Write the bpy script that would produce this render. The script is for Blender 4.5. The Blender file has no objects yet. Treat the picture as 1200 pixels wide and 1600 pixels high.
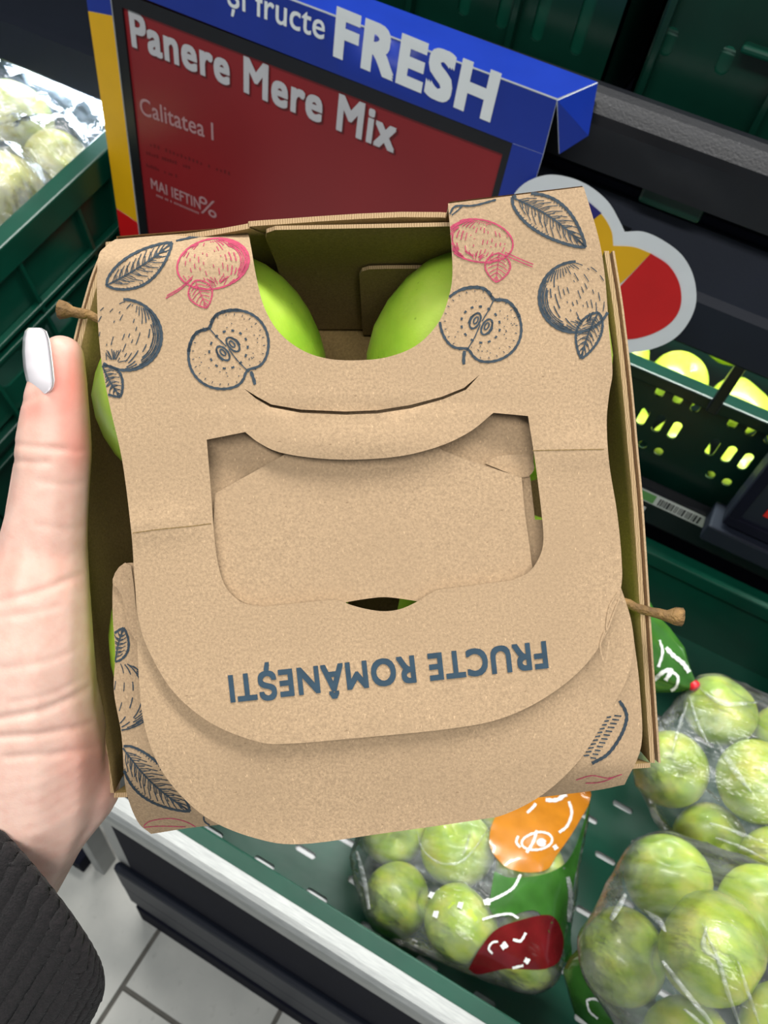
import bpy, bmesh, math, random
import numpy as np
from mathutils import Vector, Matrix, noise
from mathutils.geometry import delaunay_2d_cdt
from mathutils.bvhtree import BVHTree

random.seed(7)
scene = bpy.context.scene
COL = scene.collection

# ------------------------------------------------------------------ camera
FPX = 1200.0
CAM = Vector((0, 0, 1.45))
fwd = Vector((-.1915, .6006, -.777)).normalized()
rgt = Vector((.878, .459, .138)); rgt = (rgt - fwd * rgt.dot(fwd)).normalized()
dwn = fwd.cross(rgt)
cam_data = bpy.data.cameras.new('camera')
cam = bpy.data.objects.new('camera', cam_data); COL.objects.link(cam)
CAMROT = Matrix((rgt, -dwn, -fwd)).transposed()
cam.matrix_world = Matrix.Translation(CAM) @ CAMROT.to_4x4()
cam_data.sensor_fit = 'VERTICAL'; cam_data.sensor_height = 36; cam_data.lens = 36 * FPX / 1600
cam_data.clip_start = .01; cam_data.clip_end = 50
cam_data.dof.use_dof = True; cam_data.dof.focus_distance = .235; cam_data.dof.aperture_fstop = 30
scene.camera = cam

# ------------------------------------------------------------------ world, lamps, exposure
world = bpy.data.worlds.new('hall'); scene.world = world; world.use_nodes = True
bg = world.node_tree.nodes['Background']
bg.inputs[0].default_value = (.80, .90, 1.0, 1); bg.inputs[1].default_value = .22
def area(name, loc, aim, sx, sy, power, col):
    d = bpy.data.lights.new(name, 'AREA'); d.shape = 'RECTANGLE'; d.size = sx; d.size_y = sy
    d.energy = power; d.color = col
    o = bpy.data.objects.new(name, d); COL.objects.link(o); o.location = loc
    o.rotation_euler = (Vector(aim) - Vector(loc)).to_track_quat('-Z', 'Y').to_euler()
    return o
area('ceiling_lamp', (-.4, .88, 3.1), (-.4, .88, 0), 2.4, .35, 74, (1, .975, .94))
area('ceiling_lamp', (.2, -1.0, 3.1), (.2, -.6, .8), 2.4, .35, 46, (1, .975, .94))
vs = scene.view_settings
vs.view_transform = 'Standard'; vs.look = 'None'; vs.gamma = 1; vs.use_curve_mapping = False
vs.exposure = 0.0

# ------------------------------------------------------------------ helpers
def srgb(r, g, b):
    f = lambda c: (c / 255 / 12.92) if c / 255 <= .04045 else ((c / 255 + .055) / 1.055) ** 2.4
    return (f(r), f(g), f(b), 1)
def ray(u, v): return rgt * ((u - 600) / FPX) + dwn * ((v - 800) / FPX) + fwd
def at(u, v, **k):
    q = ray(u, v); (a, val), = k.items(); i = 'XYZ'.index(a)
    return CAM + q * ((val - CAM[i]) / q[i])
def atd(u, v, d): return CAM + ray(u, v) * d
def proj(p):
    q = Vector(p) - CAM; z = q.dot(fwd)
    return 600 + FPX * q.dot(rgt) / z, 800 + FPX * q.dot(dwn) / z

class NT:
    def __init__(s, name):
        s.m = bpy.data.materials.new(name); s.m.use_nodes = True
        s.t = s.m.node_tree; s.t.nodes.clear()
        s.out = s.n('ShaderNodeOutputMaterial')
    def n(s, typ, **k):
        nd = s.t.nodes.new(typ)
        for a, b in k.items():
            if a[0] == '_': nd.inputs[a[1:].replace('_', ' ')].default_value = b
            else: setattr(nd, a, b)
        return nd
    def l(s, a, b): s.t.links.new(a, b)
    def coord(s): return s.n('ShaderNodeTexCoord').outputs['Object']
    def noise(s, scale, detail=3, vec=None, rough=.5):
        nd = s.n('ShaderNodeTexNoise'); nd.inputs['Scale'].default_value = scale
        nd.inputs['Detail'].default_value = detail; nd.inputs['Roughness'].default_value = rough
        s.l(vec if vec is not None else s.coord(), nd.inputs['Vector']); return nd.outputs['Fac']
    def ramp(s, fac, stops):
        nd = s.n('ShaderNodeValToRGB'); e = nd.color_ramp.elements
        while len(e) < len(stops): e.new(.5)
        for i, (p, c) in enumerate(stops): e[i].position = p; e[i].color = c
        s.l(fac, nd.inputs[0]); return nd.outputs[0]
    def mix(s, fac, a, b, mode='MIX'):
        nd = s.n('ShaderNodeMix', data_type='RGBA', blend_type=mode)
        for sock, v in ((nd.inputs[0], fac), (nd.inputs[6], a), (nd.inputs[7], b)):
            if hasattr(v, 'node'): s.l(v, sock)
            else: sock.default_value = v
        return nd.outputs[2]
    def scaled(s, sc, rot=(0, 0, 0)):
        nd = s.n('ShaderNodeMapping'); nd.inputs['Scale'].default_value = sc; nd.inputs['Rotation'].default_value = rot
        s.l(s.coord(), nd.inputs[0]); return nd.outputs[0]
    def bump(s, h, strength, dist=.001):
        nd = s.n('ShaderNodeBump'); nd.inputs['Strength'].default_value = strength; nd.inputs['Distance'].default_value = dist
        s.l(h, nd.inputs['Height']); return nd.outputs[0]
    def principled(s, col, rough=.5, **k):
        p = s.n('ShaderNodeBsdfPrincipled')
        if hasattr(col, 'node'): s.l(col, p.inputs['Base Color'])
        else: p.inputs['Base Color'].default_value = col
        if hasattr(rough, 'node'): s.l(rough, p.inputs['Roughness'])
        else: p.inputs['Roughness'].default_value = rough
        for a, b in k.items():
            so = p.inputs[a.replace('_', ' ')]
            if hasattr(b, 'node'): s.l(b, so)
            else: so.default_value = b
        s.l(p.outputs[0], s.out.inputs[0]); return p

def shade(c, k): return (min(1, c[0] * k), min(1, c[1] * k), min(1, c[2] * k), 1)
def pm(name, col, rough=.45, var=.12, scale=40, bump=0, bscale=300, **k):
    t = NT(name)
    c = t.ramp(t.noise(scale), [(.3, shade(col, 1 - var)), (.7, shade(col, 1 + var))])
    if bump: k['Normal'] = t.bump(t.noise(bscale, 2), bump)
    t.principled(c, rough, **k); return t.m

M = {}
def card(name, col, shadecol):
    t = NT(name)
    fine = t.noise(1250, 4, rough=.75); big = t.noise(28, 3)
    c = t.ramp(fine, [(.30, shade(col, .70)), (.5, col), (.70, shade(col, 1.28))])
    c = t.mix(t.ramp(big, [(.35, (0, 0, 0, 1)), (.7, (1, 1, 1, 1))]), c, t.mix(.5, c, shade(col, .88)))
    v = t.n('ShaderNodeTexVoronoi', feature='DISTANCE_TO_EDGE'); v.inputs['Scale'].default_value = 1
    t.l(t.scaled((620, 170, 300), (0, 0, .5)), v.inputs['Vector'])
    fl = t.noise(1500, 1, t.scaled((1, .42, 1), (0, 0, .9)))
    c = t.mix(t.ramp(fl, [(.71, (0, 0, 0, 1)), (.77, (.5, .5, .5, 1))]), c, shade(col, 1.75))
    fl2 = t.noise(1300, 1, t.scaled((.45, 1, 1), (0, 0, -.6)))
    c = t.mix(t.ramp(fl2, [(.75, (0, 0, 0, 1)), (.79, (.5, .5, .5, 1))]), c, shadecol)
    w = t.n('ShaderNodeTexWave', bands_direction='X'); w.inputs['Scale'].default_value = 105; w.inputs['Distortion'].default_value = 1.2
    t.l(t.coord(), w.inputs['Vector'])
    h = t.n('ShaderNodeMath', operation='MULTIPLY_ADD'); h.inputs[1].default_value = .10
    t.l(w.outputs[1], h.inputs[0]); t.l(fine, h.inputs[2])
    t.principled(c, .88, Normal=t.bump(h.outputs[0], .35, .0003), Specular_IOR_Level=.2)
    return t.m
M['card'] = card('kraft_board', srgb(176, 150, 119), srgb(112, 88, 66))
M['card_shaded'] = card('kraft_board_shaded', srgb(130, 108, 68), srgb(84, 64, 42))  # same board, darker and greener: interior shade and apple bounce put into colour
def edge_mat():
    t = NT('kraft_edge')
    w = t.n('ShaderNodeTexWave'); w.inputs['Scale'].default_value = 420; w.inputs['Distortion'].default_value = 4
    t.l(t.coord(), w.inputs['Vector'])
    t.principled(t.ramp(w.outputs[1], [(.2, srgb(150, 124, 90)), (.7, srgb(182, 154, 116))]), .9); return t.m
M['edge'] = edge_mat()
M['ink'] = pm('blue_ink', srgb(46, 60, 70), .8, .25, 500)
M['ink_text'] = pm('blue_lettering_ink', srgb(42, 66, 82), .8, .14, 300)
M['ink_red'] = pm('magenta_ink', srgb(178, 62, 92), .8, .2, 500)
def skin():
    t = NT('skin')
    c = t.ramp(t.noise(22, 3), [(.3, srgb(222, 178, 160)), (.7, srgb(238, 204, 188))])
    c = t.mix(t.ramp(t.noise(240, 4), [(.4, (0, 0, 0, 1)), (.75, (.28, .28, .28, 1))]), c, srgb(210, 142, 124))
    att = t.n('ShaderNodeAttribute', attribute_name='blush')
    c = t.mix(att.outputs['Fac'], c, srgb(222, 126, 110))
    h = t.noise(1100, 4, None, .6)
    t.principled(c, .46, Normal=t.bump(h, .14, .0004), Subsurface_Weight=.12, Subsurface_Radius=(.008, .003, .0015), Subsurface_Scale=.6)
    return t.m
M['skin'] = skin()
M['nail'] = pm('white_nail_polish', srgb(246, 240, 243), .16, .03, 60, Coat_Weight=.6)
def knit():
    t = NT('dark_rib_knit')
    c = t.ramp(t.noise(700, 4), [(.3, srgb(8, 7, 8)), (.75, srgb(29, 24, 26))])
    t.principled(c, .95, Normal=t.bump(t.noise(1300, 3), .8, .001), Sheen_Weight=.05); return t.m
M['knit'] = knit()
def applemat(name, c1, c2, c3):
    t = NT(name)
    c = t.ramp(t.noise(1.6, 3), [(.32, c1), (.52, c2), (.72, c3)])
    sp = t.n('ShaderNodeTexVoronoi'); sp.inputs['Scale'].default_value = 9
    t.l(t.coord(), sp.inputs['Vector'])
    c = t.mix(t.ramp(sp.outputs[0], [(.05, (.55, .55, .55, 1)), (.11, (0, 0, 0, 1))]), c, shade(c1, .62))
    t.principled(c, .34, Normal=t.bump(t.noise(30, 3), .05, .01), Coat_Weight=.2, Subsurface_Weight=.08, Subsurface_Scale=.01)
    return t.m
M['apple'] = applemat('green_apple_skin', srgb(154, 200, 56), srgb(176, 214, 70), srgb(198, 224, 98))
M['apple_bag'] = applemat('yellow_green_apple_skin', srgb(146, 176, 56), srgb(178, 198, 68), srgb(206, 208, 92))
M['apple_pale'] = applemat('pale_apple_skin', srgb(196, 200, 110), srgb(214, 212, 130), srgb(226, 218, 150))
M['stem'] = pm('apple_stem', srgb(128, 98, 58), .8, .5, 10, .9, 30)
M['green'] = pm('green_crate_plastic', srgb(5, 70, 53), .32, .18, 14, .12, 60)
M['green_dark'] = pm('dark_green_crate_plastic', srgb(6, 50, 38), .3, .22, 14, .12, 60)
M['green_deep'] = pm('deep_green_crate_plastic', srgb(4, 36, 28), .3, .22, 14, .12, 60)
M['navy'] = pm('anthracite_steel', srgb(20, 22, 34), .75, .1, 30, .05, 400, Specular_IOR_Level=.08)
M['black'] = pm('black_rail', srgb(22, 24, 28), .3, .12, 30, .1, 500)
M['fascia'] = pm('slate_fascia', srgb(31, 36, 47), .5, .1, 12, .08, 500, Specular_IOR_Level=.2)
def brushed():
    t = NT('brushed_steel')
    h = t.noise(60, 3, t.scaled((1, 30, 30)))
    t.principled(t.ramp(h, [(.3, srgb(136, 140, 139)), (.7, srgb(166, 169, 167))]), .42, Metallic=.35); return t.m
M['chrome'] = brushed()
M['grey_post'] = pm('grey_powder_coat', srgb(150, 152, 150), .5, .08, 20)
M['deck'] = pm('white_deck', srgb(236, 238, 240), .5, .03, 20)
def tilemat():
    t = NT('floor_tile')
    c = t.ramp(t.noise(9, 5), [(.3, srgb(186, 188, 182)), (.7, srgb(214, 214, 206))])
    c = t.mix(t.ramp(t.noise(70, 4), [(.62, (0, 0, 0, 1)), (.75, (.35, .35, .35, 1))]), c, srgb(160, 160, 152))
    t.principled(c, .4, Normal=t.bump(t.noise(90, 4), .08, .002)); return t.m
M['tile'] = tilemat()
M['grout'] = pm('grout', srgb(108, 106, 100), .9, .15, 60)
M['blue'] = pm('printed_blue_card', srgb(22, 50, 150), .28, .06, 25, .05, 30, Coat_Weight=.25)
M['yellow'] = pm('printed_yellow_card', srgb(232, 178, 16), .4, .04, 30)
M['red'] = pm('printed_red_card', srgb(206, 20, 24), .4, .05, 30)
M['indigo'] = pm('printed_indigo_card', srgb(44, 40, 120), .4, .05, 30)
M['white'] = pm('white_card', srgb(226, 232, 236), .5, .03, 40)
M['lettering'] = pm('white_lettering', srgb(232, 238, 240), .5, .02, 40)
M['bezel'] = pm('black_bezel', srgb(24, 24, 28), .3, .1, 40)
def screen():
    t = NT('red_screen')
    c = t.ramp(t.noise(5, 2), [(.3, srgb(112, 26, 30)), (.7, srgb(128, 30, 34))])
    p = t.principled(c, .28, Emission_Strength=.16); t.l(c, p.inputs['Emission Color']); return t.m
M['screen'] = screen()
M['screen_text'] = pm('screen_text_grey', srgb(196, 196, 200), .5, .04, 30)
M['screen_dim'] = pm('screen_text_dim', srgb(176, 136, 138), .5, .04, 30)
M['screen_dark'] = pm('screen_text_dark', srgb(92, 20, 24), .5, .04, 30)
M['label'] = pm('grey_label_paper', srgb(196, 200, 196), .6, .04, 40)
M['label_ink'] = pm('label_ink', srgb(48, 50, 54), .7, .1, 40)
M['label_green'] = pm('label_green', srgb(96, 150, 84), .6, .05, 40)
M['clip'] = pm('red_clip_plastic', srgb(206, 30, 44), .3, .08, 60)
def film(name, haze, gloss=1.0, tint=(1, 1, 1, 1), hazecol=(.9, .95, .95, 1), wr=26):
    t = NT(name)
    tr = t.n('ShaderNodeBsdfTransparent'); tr.inputs[0].default_value = tint
    df = t.n('ShaderNodeBsdfDiffuse'); df.inputs[0].default_value = hazecol
    gl = t.n('ShaderNodeBsdfGlossy'); gl.inputs['Roughness'].default_value = .16
    h = t.noise(wr, 4, t.scaled((1, 2.6, 1.4), (.3, .5, .7)), .55)
    nb = t.bump(h, .5, .012); t.l(nb, gl.inputs['Normal'])
    hz = t.ramp(t.noise(wr * 1.7, 3, t.scaled((1, 3, 1), (.2, .1, .9))), [(.35, (haze * .35,) * 3 + (1,)), (.75, (haze * 1.6,) * 3 + (1,))])
    m1 = t.n('ShaderNodeMixShader'); t.l(hz, m1.inputs[0]); t.l(tr.outputs[0], m1.inputs[1]); t.l(df.outputs[0], m1.inputs[2])
    fr = t.n('ShaderNodeFresnel'); fr.inputs['IOR'].default_value = 1.45; t.l(nb, fr.inputs['Normal'])
    mu = t.n('ShaderNodeMath', operation='MULTIPLY'); mu.inputs[1].default_value = gloss; mu.use_clamp = True
    t.l(fr.outputs[0], mu.inputs[0])
    m2 = t.n('ShaderNodeMixShader'); t.l(mu.outputs[0], m2.inputs[0]); t.l(m1.outputs[0], m2.inputs[1]); t.l(gl.outputs[0], m2.inputs[2])
    t.l(m2.outputs[0], t.out.inputs[0]); return t.m
M['film'] = film('clear_bag_film', .09, wr=18)
M['fold_highlight'] = film('bag_fold_highlight', .26, 1.6, wr=60)  # extra white haze paints highlight streaks onto the folds
M['film_ice'] = film('crumpled_clear_film', .20, 2.4, hazecol=(.82, .9, 1, 1), wr=30)
M['film_green'] = film('green_printed_film', .8, .8, hazecol=srgb(62, 128, 40))
M['print_orange'] = pm('orange_film_print', srgb(190, 120, 32), .22, .2, 30, .2, 40, Coat_Weight=.4)
M['print_red'] = pm('dark_red_film_print', srgb(98, 20, 24), .18, .25, 40, .25, 50, Coat_Weight=.5)
M['print_green'] = pm('green_film_print', srgb(54, 104, 38), .25, .3, 30, .25, 40, Coat_Weight=.4)
M['print_white'] = pm('white_film_print', srgb(238, 240, 236), .4, .03, 40)

# ---- objects
def thing(name, label, cat, loc=(0, 0, 0), group=None, mw=None):
    o = bpy.data.objects.new(name, None); COL.objects.link(o); o.empty_display_size = .05
    o.matrix_world = mw if mw is not None else Matrix.Translation(loc)
    o['label'] = label; o['category'] = cat
    if group: o['group'] = group
    o['_mw'] = [x for r in (mw if mw is not None else Matrix.Translation(loc)) for x in r]
    return o
def mwof(o):
    v = list(o['_mw']); return Matrix([v[i * 4:i * 4 + 4] for i in range(4)])
def root_of(o):
    while o.parent: o = o.parent
    return o
def mesh_obj(name, verts, faces, mats, parent=None, local=False, midx=None, smooth=False, kind=None):
    """local=True: verts are in the frame of the top-level parent; otherwise world."""
    me = bpy.data.meshes.new(name); me.from_pydata([tuple(v) for v in verts], [], faces)
    for m in (mats if isinstance(mats, (list, tuple)) else [mats]): me.materials.append(m)
    if midx is not None: me.polygons.foreach_set('material_index', midx)
    if smooth is True: me.polygons.foreach_set('use_smooth', [True] * len(faces))
    elif smooth: me.polygons.foreach_set('use_smooth', smooth)
    me.update()
    o = bpy.data.objects.new(name, me); COL.objects.link(o)
    if parent is not None:
        o.parent = parent
        if not local and parent.parent is None: o.matrix_parent_inverse = mwof(parent).inverted()
    if kind: o['kind'] = kind
    return o
def tag(o, label, cat, group=None):
    o['label'] = label; o['category'] = cat
    if group: o['group'] = group
    return o

class MB:
    def __init__(s): s.v = []; s.f = []; s.m = []
    def add(s, v, f, mi=0):
        n = len(s.v); s.v += [Vector(x) for x in v]; s.f += [tuple(i + n for i in q) for q in f]; s.m += [mi] * len(f)
    def box(s, a, b, mi=0, bev=0.0):
        bm = bmesh.new(); bmesh.ops.create_cube(bm, size=1)
        a, b = Vector(a), Vector(b)
        for v in bm.verts: v.co = Vector([a[i] + (v.co[i] + .5) * (b[i] - a[i]) for i in range(3)])
        if bev: bmesh.ops.bevel(bm, geom=bm.edges[:], offset=bev, segments=2, affect='EDGES', profile=.5)
        s.bm(bm, mi)
    def bm(s, bm, mi=0):
        bm.verts.index_update(); s.add([v.co.copy() for v in bm.verts], [tuple(v.index for v in f.verts) for f in bm.faces], mi); bm.free()
    def extr(s, prof, x0, x1, mi=0):      # profile of (y, z) swept along x
        n = len(prof)
        v = [(x0, y, z) for y, z in prof] + [(x1, y, z) for y, z in prof]
        f = [(i, (i + 1) % n, n + (i + 1) % n, n + i) for i in range(n)] + [tuple(range(n))[::-1], tuple(range(n, 2 * n))]
        s.add(v, f, mi)
    def tube(s, pts, rad, seg=10, mi=0):
        pts = [Vector(p) for p in pts]; k = len(pts); v = []; f = []
        for i, p in enumerate(pts):
            d = (pts[min(i + 1, k - 1)] - pts[max(i - 1, 0)]).normalized()
            a = d.orthogonal().normalized() if i == 0 else (a - d * a.dot(d)).normalized()
            b = d.cross(a); r = rad[i] if isinstance(rad, (list, tuple)) else rad
            v += [p + (a * math.cos(t) + b * math.sin(t)) * r for t in [2 * math.pi * j / seg for j in range(seg)]]
        for i in range(k - 1):
            for j in range(seg): f.append((i * seg + j, i * seg + (j + 1) % seg, (i + 1) * seg + (j + 1) % seg, (i + 1) * seg + j))
        f += [tuple(range(seg))[::-1], tuple(range((k - 1) * seg, k * seg))]; s.add(v, f, mi)
    def build(s, name, mats, parent=None, local=False, smooth=False):
        return mesh_obj(name, s.v, s.f, mats, parent, local, s.m if isinstance(mats, (list, tuple)) else None, smooth)

# ---- 2D outlines
def cr(pts, n=6):                       # Catmull-Rom through points
    if len(pts) < 3: return [Vector(p).to_2d() for p in pts]
    P = [np.array(p, float) for p in pts]; P = [2 * P[0] - P[1]] + P + [2 * P[-1] - P[-2]]; out = []
    for i in range(1, len(P) - 2):
        for j in range(n):
            t = j / n; a, b, c, d = P[i - 1:i + 3]
            out.append(Vector(.5 * (2 * b + (c - a) * t + (2 * a - 5 * b + 4 * c - d) * t * t + (3 * b - a - 3 * c + d) * t ** 3)))
    out.append(Vector(P[-2])); return out
def path(*segs, n=6):                   # smooth segments joined at corners; closed outline
    out = []
    for s in segs:
        for p in cr(s, n):
            if not out or (p - out[-1]).length > .3: out.append(p)
    if (out[0] - out[-1]).length < .3: out.pop()
    return out
def resample(poly, step, closed=True):
    out = []; k = len(poly)
    for i in range(k if closed else k - 1):
        a, b = poly[i], poly[(i + 1) % k]; n = max(1, int(math.ceil((b - a).length / step)))
        out += [a.lerp(b, j / n) for j in range(n)]
    if not closed: out.append(poly[-1])
    return out
def pip(pts, poly):
    pts = np.array([tuple(p) for p in pts], float).reshape(-1, 2); P = np.array([tuple(p) for p in poly], float); x, y = pts[:, 0], pts[:, 1]; ins = np.zeros(len(pts), bool)
    for (x1, y1), (x2, y2) in zip(P, np.roll(P, -1, 0)):
        if y1 == y2: continue
        c = ((y1 > y) != (y2 > y)) & (x < (x2 - x1) * (y - y1) / (y2 - y1) + x1); ins ^= c
    return ins
def tri_sheet(outer, holes=(), step=12):
    loops = [resample([Vector(p) for p in outer], step)] + [resample([Vector(p) for p in h], step) for h in holes]
    V = []; E = []
    for lp in loops:
        b = len(V); V += lp; E += [(b + i, b + (i + 1) % len(lp)) for i in range(len(lp))]
    xs = [p.x for p in loops[0]]; ys = [p.y for p in loops[0]]
    gx = np.arange(min(xs), max(xs), step); gy = np.arange(min(ys), max(ys), step)
    if len(gx) and len(gy):
        G = np.array([(x + (step / 2 if j % 2 else 0), y) for j, y in enumerate(gy) for x in gx])
        ok = pip(G, loops[0])
        for h in loops[1:]: ok &= ~pip(G, h)
        B = np.array(V); G = G[ok]
        if len(G):
            dm = np.min(((G[:, None, :] - B[None]) ** 2).sum(-1), 1) if len(G) * len(B) < 4e7 else np.full(len(G), 1e9)
            G = G[dm > (step * .45) ** 2]
        V += [Vector(g) for g in G]
    vo, eo, fo, _, _, _ = delaunay_2d_cdt(V, E, [], 0, 1e-7)
    cen = [sum((vo[i] for i in f), Vector((0, 0))) / 3 for f in fo]
    ok = pip(cen, loops[0])
    for h in loops[1:]: ok &= ~pip(cen, h)
    amin = .004 * step * step if step > 1 else 0; out = []       # drops slivers along traced curves
    for f, k in zip(fo, ok):
        if not k: continue
        ar_ = (vo[f[1]] - vo[f[0]]).cross(vo[f[2]] - vo[f[0]]) / 2
        if abs(ar_) > amin: out.append(tuple(f) if ar_ > 0 else tuple(f)[::-1])
    return vo, out
def sheet(name, outer, holes, to3, thick, mats, parent, step=12, local=True, label=None):
    """to3(x, y, depth) -> point; a sheet with real thickness and its own cut edge."""
    V, T = tri_sheet(outer, holes, step)
    n = len(V); v = [to3(p.x, p.y, 0) for p in V] + [to3(p.x, p.y, thick) for p in V]
    # orient: front faces look from depth+ to depth-
    a, b, c = T[0]; nrm = (v[b] - v[a]).cross(v[c] - v[a]); fr = v[a] - v[a + n]
    T = [t if nrm.dot(fr) > 0 else t[::-1] for t in [tuple(t) for t in T]]
    cnt = {}
    for t in T:
        for i in range(3): cnt[(t[i], t[(i + 1) % 3])] = 1
    f = list(T) + [tuple(n + i for i in t[::-1]) for t in T]; mi = [0] * len(T) + [1 if len(mats) > 2 else 0] * len(T); sm = [True] * len(f)
    ei = len(mats) - 1
    idx = {}
    for (i, j) in cnt:
        if (j, i) in cnt: continue
        for q in (i, j):
            if q not in idx: idx[q] = len(v); v += [v[q].copy(), v[q + n].copy()]
        f.append((idx[i], idx[i] + 1, idx[j] + 1, idx[j])); mi.append(ei); sm.append(False)
    o = mesh_obj(name, v, f, mats, parent, local, mi, sm)
    if label: o['label'] = label
    return o
def ribbon_mesh(name, strokes, to3, mats, parent, inside=None, local=True, step=5):
    """strokes: (points, width) drawn as flat ink on a surface"""
    v = []; f = []
    for pts, w in strokes:
        pts = resample([Vector(p) for p in pts], step, False); k = len(pts)
        if k < 2: continue
        keep = inside(pts) if inside else [True] * k
        b = len(v)
        for i, p in enumerate(pts):
            d = pts[min(i + 1, k - 1)] - pts[max(i - 1, 0)]
            if d.length < 1e-9: d = Vector((1, 0))
            d.normalize(); nn = Vector((-d.y, d.x)) * w / 2 * (1 + .18 * math.sin(i * 2.3 + len(v)))
            v += [to3(*(p + nn)), to3(*(p - nn))]
        for i in range(k - 1):
            if keep[i] and keep[i + 1]: f.append((b + 2 * i, b + 2 * i + 1, b + 2 * i + 3, b + 2 * i + 2))
    return mesh_obj(name, v, f, mats, parent, local)
def text_geo(body, bold=0.0, spacing=1.0):
    c = bpy.data.curves.new('lettering', 'FONT'); c.body = body; c.space_character = spacing; c.resolution_u = 4
    o = bpy.data.objects.new('lettering', c); COL.objects.link(o)
    dg = bpy.context.evaluated_depsgraph_get(); dg.update()
    me = bpy.data.meshes.new_from_object(o.evaluated_get(dg))
    v = [x.co.copy() for x in me.vertices]; f = [tuple(p.vertices) for p in me.polygons]
    bpy.data.objects.remove(o); bpy.data.curves.remove(c); bpy.data.meshes.remove(me)
    if bold:
        n = len(v); base = list(v); bf = list(f); v = []; f = []
        for k in range(8):
            o_ = Vector((((-1, 0, 1, 1, 1, 0, -1, -1)[k]) * bold, ((-1, -1, -1, 0, 1, 1, 1, 0)[k]) * bold, k * 2.5e-5))
            v += [p + o_ for p in base]; f += [tuple(i + k * n for i in q) for q in bf]
    x0 = min(p.x for p in v); x1 = max(p.x for p in v)
    return [Vector(((p.x - x0) / (x1 - x0), p.y / .69, p.z)) for p in v], f    # x in 0..1, cap height 1
def remeshed(v, f, voxel, smooth=0):
    me = bpy.data.meshes.new('work'); me.from_pydata([tuple(p) for p in v], [], f); me.update()
    o = bpy.data.objects.new('work', me); COL.objects.link(o)
    m = o.modifiers.new('r', 'REMESH'); m.mode = 'VOXEL'; m.voxel_size = voxel
    if smooth:
        s = o.modifiers.new('s', 'SMOOTH'); s.factor = .5; s.iterations = smooth
    dg = bpy.context.evaluated_depsgraph_get(); dg.update()
    r = bpy.data.meshes.new_from_object(o.evaluated_get(dg))
    bpy.data.objects.remove(o); bpy.data.meshes.remove(me); return r

# ================================================================== the setting
def struct(o): o['kind'] = 'structure'; return o
b = MB(); b.box((-2.2, -1.4, -.05), (2.2, 2.0, -.004))
floor = struct(b.build('floor', M['grout'])); floor['_mw'] = [x for r in Matrix.Identity(4) for x in r]
floor['label'] = 'pale grey tiled shop floor with dark joints'
G = .0035
def tile(x0, x1, y0, y1):
    t = MB(); t.box((x0 + G, y0 + G, -.006), (x1 - G, y1 - G, 0), bev=.0012); t.build('floor_tile', M['tile'], floor)
for y0 in (-1.4, -.8, -.2, .4, 1.0): 
    for x0 in (-2.064, -1.464, -.864): tile(x0, x0 + .6, y0, y0 + .6)
tile(-.264, -.03, .047, .647); tile(-.03, .57, .047, .647); tile(.57, 1.17, .047, .647)
for y0 in (-1.153, -.553):
    for x0 in (-.264, .336, .936): tile(x0, x0 + .6, y0, y0 + .6)

# ================================================================== display stand (one welded fixture)
st = thing('display_stand', 'dark steel tiered produce stand with bright metal front edge', 'shelf', (.45, .5, 0))
XL, XR = -.31, 1.5
def part(name, mat, *boxes, parent=None, bev=.002):
    q = MB()
    for a, c in boxes: q.box(a, c, bev=bev)
    return q.build(name, mat, parent or st)
q = MB(); q.extr([(.129, .632), (.129, .650), (.131, .656), (.135, .6595), (.140, .661), (.1515, .661), (.1515, .632)], XL, XR); q.build('front_edge_trim', M['chrome'], st)
part('front_panel', M['navy'], ((XL + .022, .150, .10), (XR, .162, .633)))
part('bumper', M['fascia'], ((XL, .138, .20), (XR, .152, .30)), bev=.006)
part('bumper', M['fascia'], ((XL - .003, .140, .095), (XR, .152, .19)), bev=.006)
part('kick_board', M['navy'], ((XL + .01, .137, 0), (XR, .155, .088)), bev=.004)
part('end_post', M['grey_post'], ((XL - .002, .152, .0), (XL + .022, .180, .655)))
part('end_panel', M['grey_post'], ((XL, .18, .02), (XL + .012, 1.15, .62)))
ta = math.radians(6)
def tiltpt(p, o, a): return Vector((o[0] + p[0], o[1] + p[1] * math.cos(a) - p[2] * math.sin(a), o[2] + p[1] * math.sin(a) + p[2] * math.cos(a)))
CR0 = (-.225, .171, .50)
q = MB(); q.box((-.06, .0, -.02), (.66, .57, -.0015)); q.v = [tiltpt(p, CR0, ta) for p in q.v]; q.build('lower_deck', M['deck'], st)
part('middle_shelf', M['navy'], ((XL, .74, .745), (XR, 1.15, .757)))
part('shelf_edge', M['black'], ((XL, .722, .735), (XR, .742, .79)), bev=.004)
part('middle_back', M['navy'], ((XL, 1.15, .4), (XR, 1.16, 1.0)))
q = MB()
q.extr([(.652, 1.034), (.648, 1.038), (.648, 1.080), (.654, 1.086), (.672, 1.130), (.680, 1.130), (.660, 1.082), (.660, 1.034)], -1.5, XR); q.build('lower_fascia', M['fascia'], st)
q = MB()
prof = [(.668 + .022 * math.cos(t), 1.188 + .022 * math.sin(t)) for t in [math.pi * i / 9 for i in range(10)][::-1]]
q.extr(prof + [(.690, 1.155), (.646, 1.155)], -1.5, XR); q.build('top_rail', M['black'], st, smooth=False)
part('top_shelf', M['navy'], ((-1.5, .68, 1.125), (XR, 1.15, 1.137)))
part('back_panel', M['navy'], ((-1.5, 1.16, .0), (XR, 1.175, 1.75)))
pdv = at(1131, 610, Y=.745)
part('shelf_divider', M['black'], ((pdv.x - .006, .735, .915), (pdv.x + .006, .744, 1.03)))
part('rail_bracket', M['black'], ((-.16, .650, 1.128), (-.145, .668, 1.17)))
part('rail_bracket', M['black'], ((.30, .650, 1.128), (.315, .668, 1.17)))
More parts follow.
